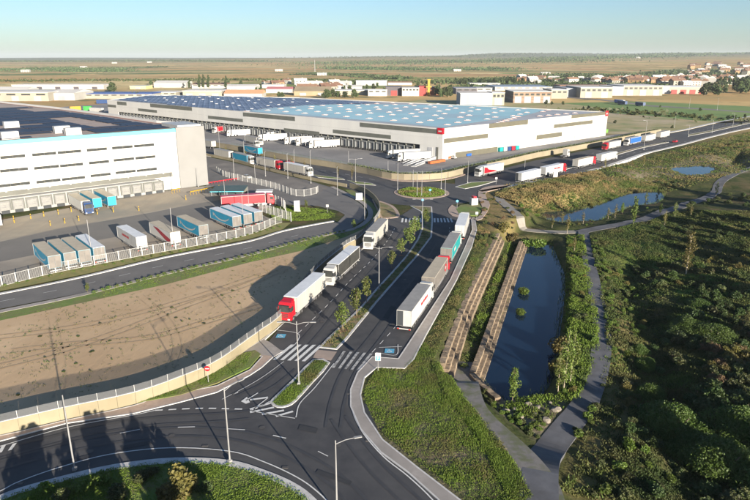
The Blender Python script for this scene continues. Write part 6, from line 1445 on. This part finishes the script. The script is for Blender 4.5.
S(368,387,96,90,25,palew,paler,'white cube shaped hall left of the dark building',windows=3); S(386,402,95.6,87,30,darkw,darkw,'dark building with red stripe beside the pale striped hall',doors=1,door_m=redw); S(402,419,96,87.8,28,palew,greyw,'pale grey hall with ribbed front beside the red building',windows=5); S(419,426,95.8,86.5,25,redw,redw,'narrow red building between the grey hall and the brick one'); S(426,441,95,87.5,25,brickw,darkw,'orange brick building with dark roof behind the crane',windows=4)
S(356,387,85.5,80.8,30,palew,paler,'long white shed behind the town, upper middle',doors=3); S(345,362,90,86.5,25,palew,paler,'small white shed at the foot of the long upper one',rise=2); S(388,412,85,82.5,20,palew,tilem,'low white shed with red roof before the tree line',rise=2)
S(446,464,92,88.5,25,brickw,tilem,'brown brick shed behind the dark hall',rise=2); S(456,477,94,88.5,40,darkw,greyw,'dark blue grey hall left of the white pair',windows=3); S(476,492,93.5,88,35,palew,greyw,'white hall with dark side behind the grey ribbed building',windows=2)
S(460,492,105.5,93.5,30,greyw,paler,'grey ribbed hall at the left of the row behind the warehouse roof',v1=105.5); S(492,504,105.4,93,30,creamw,paler,'cream office front attached to the grey ribbed hall',windows=3,doors=1)
S(513,551,103,91.8,45,stripew,paler,'cream office block with reddish window bands behind the warehouse',windows=7,doors=4); S(551,567,98.5,90,40,creamw,paler,'short cream block stepping up beside the reddish banded one',windows=3); S(566,580,97,88.5,60,greyw,greyw,'dark grey warehouse front left of the long cream hall')
S(580,612,97.8,87.8,60,creamw,paler,'long cream hall right of the dark grey front',windows=6,doors=2); S(612,623,95.5,87,50,greyw,paler,'dark grey infill between two long cream halls',doors=1); S(623,662,95.5,86,60,creamw,paler,'longest cream hall behind the green field',windows=8,doors=3); S(662,669,93.8,86.5,40,greyw,paler,'narrow grey block between cream hall and red door hall'); S(669,706,93.8,87,50,creamw,paler,'cream hall with four red doors behind the green field',doors=4,door_m=redw)
S(495,552,90.5,87,80,palew,mat('blue_grey_roof',(.22,.27,.34),rough=.6),'wide hall with blue grey roof behind the banded office block',windows=8); S(560,640,88,85.5,40,brickw,tilem,'long low brick terrace behind the cream halls',windows=12); S(470,500,86,83.5,30,palew,paler,'low white shed before the scrubby slope',windows=3); S(600,628,86.3,84.5,25,redw,tilem,'red row of buildings behind the dark infill',windows=6)
S(20,45,96.5,94.2,10,palew,paler,'tiny white annex on the left shed roof line',windows=2)
# houses of the village
def house(wall,roof_,sd):
    r=random.Random(sd); t=thing('house',None,None); w_,d_,h=12,9,6
    MB().box(-w_/2,w_/2,-d_/2,d_/2,-2,h).build('wall',wall,t); rf=MB().add([(-w_/2-.4,-d_/2-.4,h),(w_/2+.4,-d_/2-.4,h),(w_/2+.4,d_/2+.4,h),(-w_/2-.4,d_/2+.4,h),(-w_/2-.4,0,h+2.6),(w_/2+.4,0,h+2.6)],[(0,1,5,4),(2,3,4,5),(1,2,5),(3,0,4),(3,2,1,0)]).build('roof',roof_,t)
    MB().box(1.5,2.5,1,2,h+.5,h+3.4).build('chimney',wall,rf)
    for x in (-3.6,0,3.6): MB().box(x-.6,x+.6,-d_/2-.06,-d_/2-.001,3.6,4.9).build('window',glass,t)
    for x in (-3.6,3.6): MB().box(x-.6,x+.6,-d_/2-.06,-d_/2-.001,.9,2.2).build('window',glass,t)
    MB().box(-.6,.6,-d_/2-.06,-d_/2-.001,-.5,2.1).build('door',brickw,t); return Kind(t)
HK=[house(palew,tilem,1),house(creamw,tilem,2),house(mat('house_ochre',(.28,.18,.09),rough=.85),tilem,3),house(palew,paler,4)]
rh=random.Random(5)
def houses(u0,u1,v0,v1,n,lab,grp,smin=.9,smax=1.6,slope=0.):
    for i in range(n):
        u=rh.uniform(u0,u1); v=rh.uniform(v0,v1)+slope*(u-u0); x,y=G(u,v); z=h1(x,y); k=rh.choice(HK); s=rh.uniform(smin,smax)
        k.put((x,y,z),rh.uniform(-.6,.6)+rh.choice([0,.8]),lab,'house',grp,scale=(s*rh.uniform(.9,1.8),s,s))
houses(600,665,80.5,85,36,'tiny terraced house with tiled roof in the village behind the cream halls','houses of the village')
houses(665,745,77.5,86,40,'tiny pale house of the village at the far right','houses at the far right',slope=0)
houses(690,760,70.5,76,40,'tiny white house high on the slope at the far right','houses on the far right slope',.9,1.7)
houses(520,600,79.5,84,18,'tiny house scattered along the tree line behind the town','houses along the tree line')
houses(300,350,84,93,14,'small house between the sheds in the middle of the town','houses in the town',.9,1.5)
houses(255,300,83.5,87,9,'small house at the left end of the town','houses at the left of the town',.8,1.3)
for u,v,lab in ((322,75.5,'small white farm building right of the mast'),(84,70,'lone white farm house on the left plain'),(26,73,'white farm house far left in the fields'),(150,66.5,'white greenhouse block on the far left plain'),(115,67,'pale farm building near the greenhouse on the far plain'),(545,75,'white farm house in front of the hills'),(457,72,'pale farm house before the hills in the middle'),(637,66,'white hangar on the far right plain'),(279,72,'row house at the end of the brown field')):
    x,y=G(u,v); HK[3].put((x,y,h1(x,y)),.1,lab,'farm building',None,scale=(2.2,1.5,.9))
# trees between and behind the buildings
rt=random.Random(9)
def far_trees(u0,u1,v0,v1,n,lab,grp,smin=.7,smax=1.3,tall=False,slope=0.):
    for i in range(n):
        u=rt.uniform(u0,u1); v=rt.uniform(v0,v1)+slope*(u-u0); x,y=G(u,v); k=CT if tall else rt.choice(FT); s=rt.uniform(smin,smax); k.put((x,y,h1(x,y)),rt.uniform(0,6),lab,'tree',grp,scale=(s*rt.uniform(1,1.5) if not tall else s,s*rt.uniform(1,1.5) if not tall else s,s))
x,y=G(112,92); FT[0].put((x,y,0),1,'large round bright tree behind the long thin white shed','tree',None,scale=(2.6,2.6,1.5))
for u,hh,l in ((190,1.1,'leftmost of the tall poplars behind the white sheds'),(200,1.5,'second tall poplar from the left behind the white sheds'),(204,1.5,'third tall poplar, close beside the second'),(209,1.45,'fourth tall poplar in the row behind the sheds'),(226.5,1.35,'single tall poplar right of the poplar row')):
    x,y=G(u,88.5); CT.put((x,y,0),hh,l,'poplar','poplars behind the white sheds',scale=(1.9,1.9,hh*1.15))
far_trees(150,300,84,87,12,'tree in the loose line behind the left sheds','trees behind the left sheds',.6,1.1)
far_trees(128,152,97,99,5,'dark tree behind the left corner of the solar roof','trees at the corner of the solar roof',.6,.9); far_trees(255,262,92,96,3,'dark tree beside the orange roofed shed','trees beside the orange roofed shed',.8,1.1); far_trees(276,284,97,98,3,'round tree right behind the solar roof','trees right behind the solar roof',.6,.9)
far_trees(326,358,97,98.6,9,'bushy green tree in the clump right behind the roof with painted sky reflection','tree clump behind the roof with painted sky reflection',.8,1.2); far_trees(300,440,84,91,26,'tree standing between the sheds of the town','trees in the town',.5,1.0)
far_trees(438,452,90,98,7,'big dark tree right of the brick building','dark trees beside the brick building',.9,1.5); far_trees(455,560,80,85,34,'tree in the green belt at the foot of the scrubby slope','green belt behind the town',.8,1.4)
far_trees(504,514,93,101,5,'tree squeezed between the grey hall and the banded office block','trees by the banded office block',.6,1.0); far_trees(560,700,79,85,34,'tree among the village houses','trees among the village houses',.7,1.3); far_trees(704,760,84,96,24,'big dark tree in the grove at the right edge','dark grove at the right edge',1.2,1.9)
far_trees(668,760,74,84,24,'tree on the slope among the white houses','trees on the house slope',.9,1.6); far_trees(540,565,103,105,4,'small shrub like tree on the dry field behind the warehouse','small trees on the dry field',.3,.5)
for u,v,s in ((555,121,.4),(615,123.5,.4),(672,128.5,.35),(735,119,.5),(745,118,.5),(700,111,.5),(660,107.5,.4)): x,y=G(u,v); FT[0].put((x,y,0),u,'low bush like tree on the open field behind the main road','tree','low trees on the open field',scale=(s,s,s*.7))
# hedgerows and woods far off: uncountable
def wood(px,n,h,label,seed,wd=25,m_='far'):
    P=[G(*p) for p in px]; S_=np.array(resample(smooth(P,4),4.)); r=np.random.default_rng(seed); q=S_[r.integers(0,len(S_),n)]+r.normal(size=(n,2))*wd; hh=h*(.55+.45*vnoise(q[:,0],q[:,1],30,seed)); Z=hz(q[:,0],q[:,1])
    P3=np.column_stack([q,Z+r.random(n)*np.maximum(1,hh)]); dist=np.hypot(q[:,0],q[:,1]); V,F=quads(P3,None,1.,seed); V=V.reshape(-1,4,3); c=V.mean(1,keepdims=True); V=c+(V-c)*(2.5+dist/900.)[:,None,None]; o=link('woodland',np_mesh('woodland',V.reshape(-1,3),F,[leafs[m_]])); o['kind']='stuff'; tag(o,label,'woodland')
wood([(0,72),(60,71),(100,72.5)],5000,9,'dark green orchard strip on the left plain',301,60); wood([(60,71),(160,69.5)],3000,6,'thin tree line across the left plain',302,20); wood([(0,66),(120,65.5),(260,66)],5000,9,'far tree belt across the left plain',303,90)
wood([(300,75),(340,75),(400,79)],5000,8,'tree line crossing the brown field behind the mast',304,20); wood([(330,67.5),(420,67),(500,66.5),(560,67.5)],6000,9,'wide dark scrub belt before the horizon',305,200); wood([(340,70),(420,71),(500,71)],6000,10,'scrub line before the hills',306,60)
wood([(480,83),(560,80),(600,80)],9000,8,'dark scrub at the foot of the slope behind the town',307,60); wood([(560,76),(640,77),(700,74)],8000,8,'tree line behind the village',308,50); wood([(550,66),(640,64.5),(760,63)],12000,14,'far wooded ridge at the right',309,260); wood([(380,64),(500,63),(620,62.5)],8000,12,'far wooded plateau on the horizon',310,350); wood([(470,88),(560,86),(650,85.5)],5000,6,'hedges between the halls',311,20)
wood([(590,110),(640,113),(700,118),(740,120)],300,.8,'low scrub scattered over the open field',312,14,'olive'); wood([(0,81),(120,80.5),(260,80),(440,82.5)],2600,4,'thin dry hedges on the brown fields',313,30,'olive')

# ------------------------------------------------------------ air
hm=bpy.data.materials.new('haze_air'); hm.use_nodes=True; N=hm.node_tree.nodes; N.remove(N['Principled BSDF']); pv=N.new('ShaderNodeVolumePrincipled'); pv.inputs['Color'].default_value=(.78,.86,.95,1); pv.inputs['Density'].default_value=.00005; pv.inputs['Anisotropy'].default_value=.0
hm.node_tree.links.new(pv.outputs[0],N['Material Output'].inputs['Volume'])
HB=MB().box(-16000,16000,-600,17000,-8,175).build('haze',hm); HB['kind']='stuff'; tag(HB,'thin pale haze over the plain','haze')
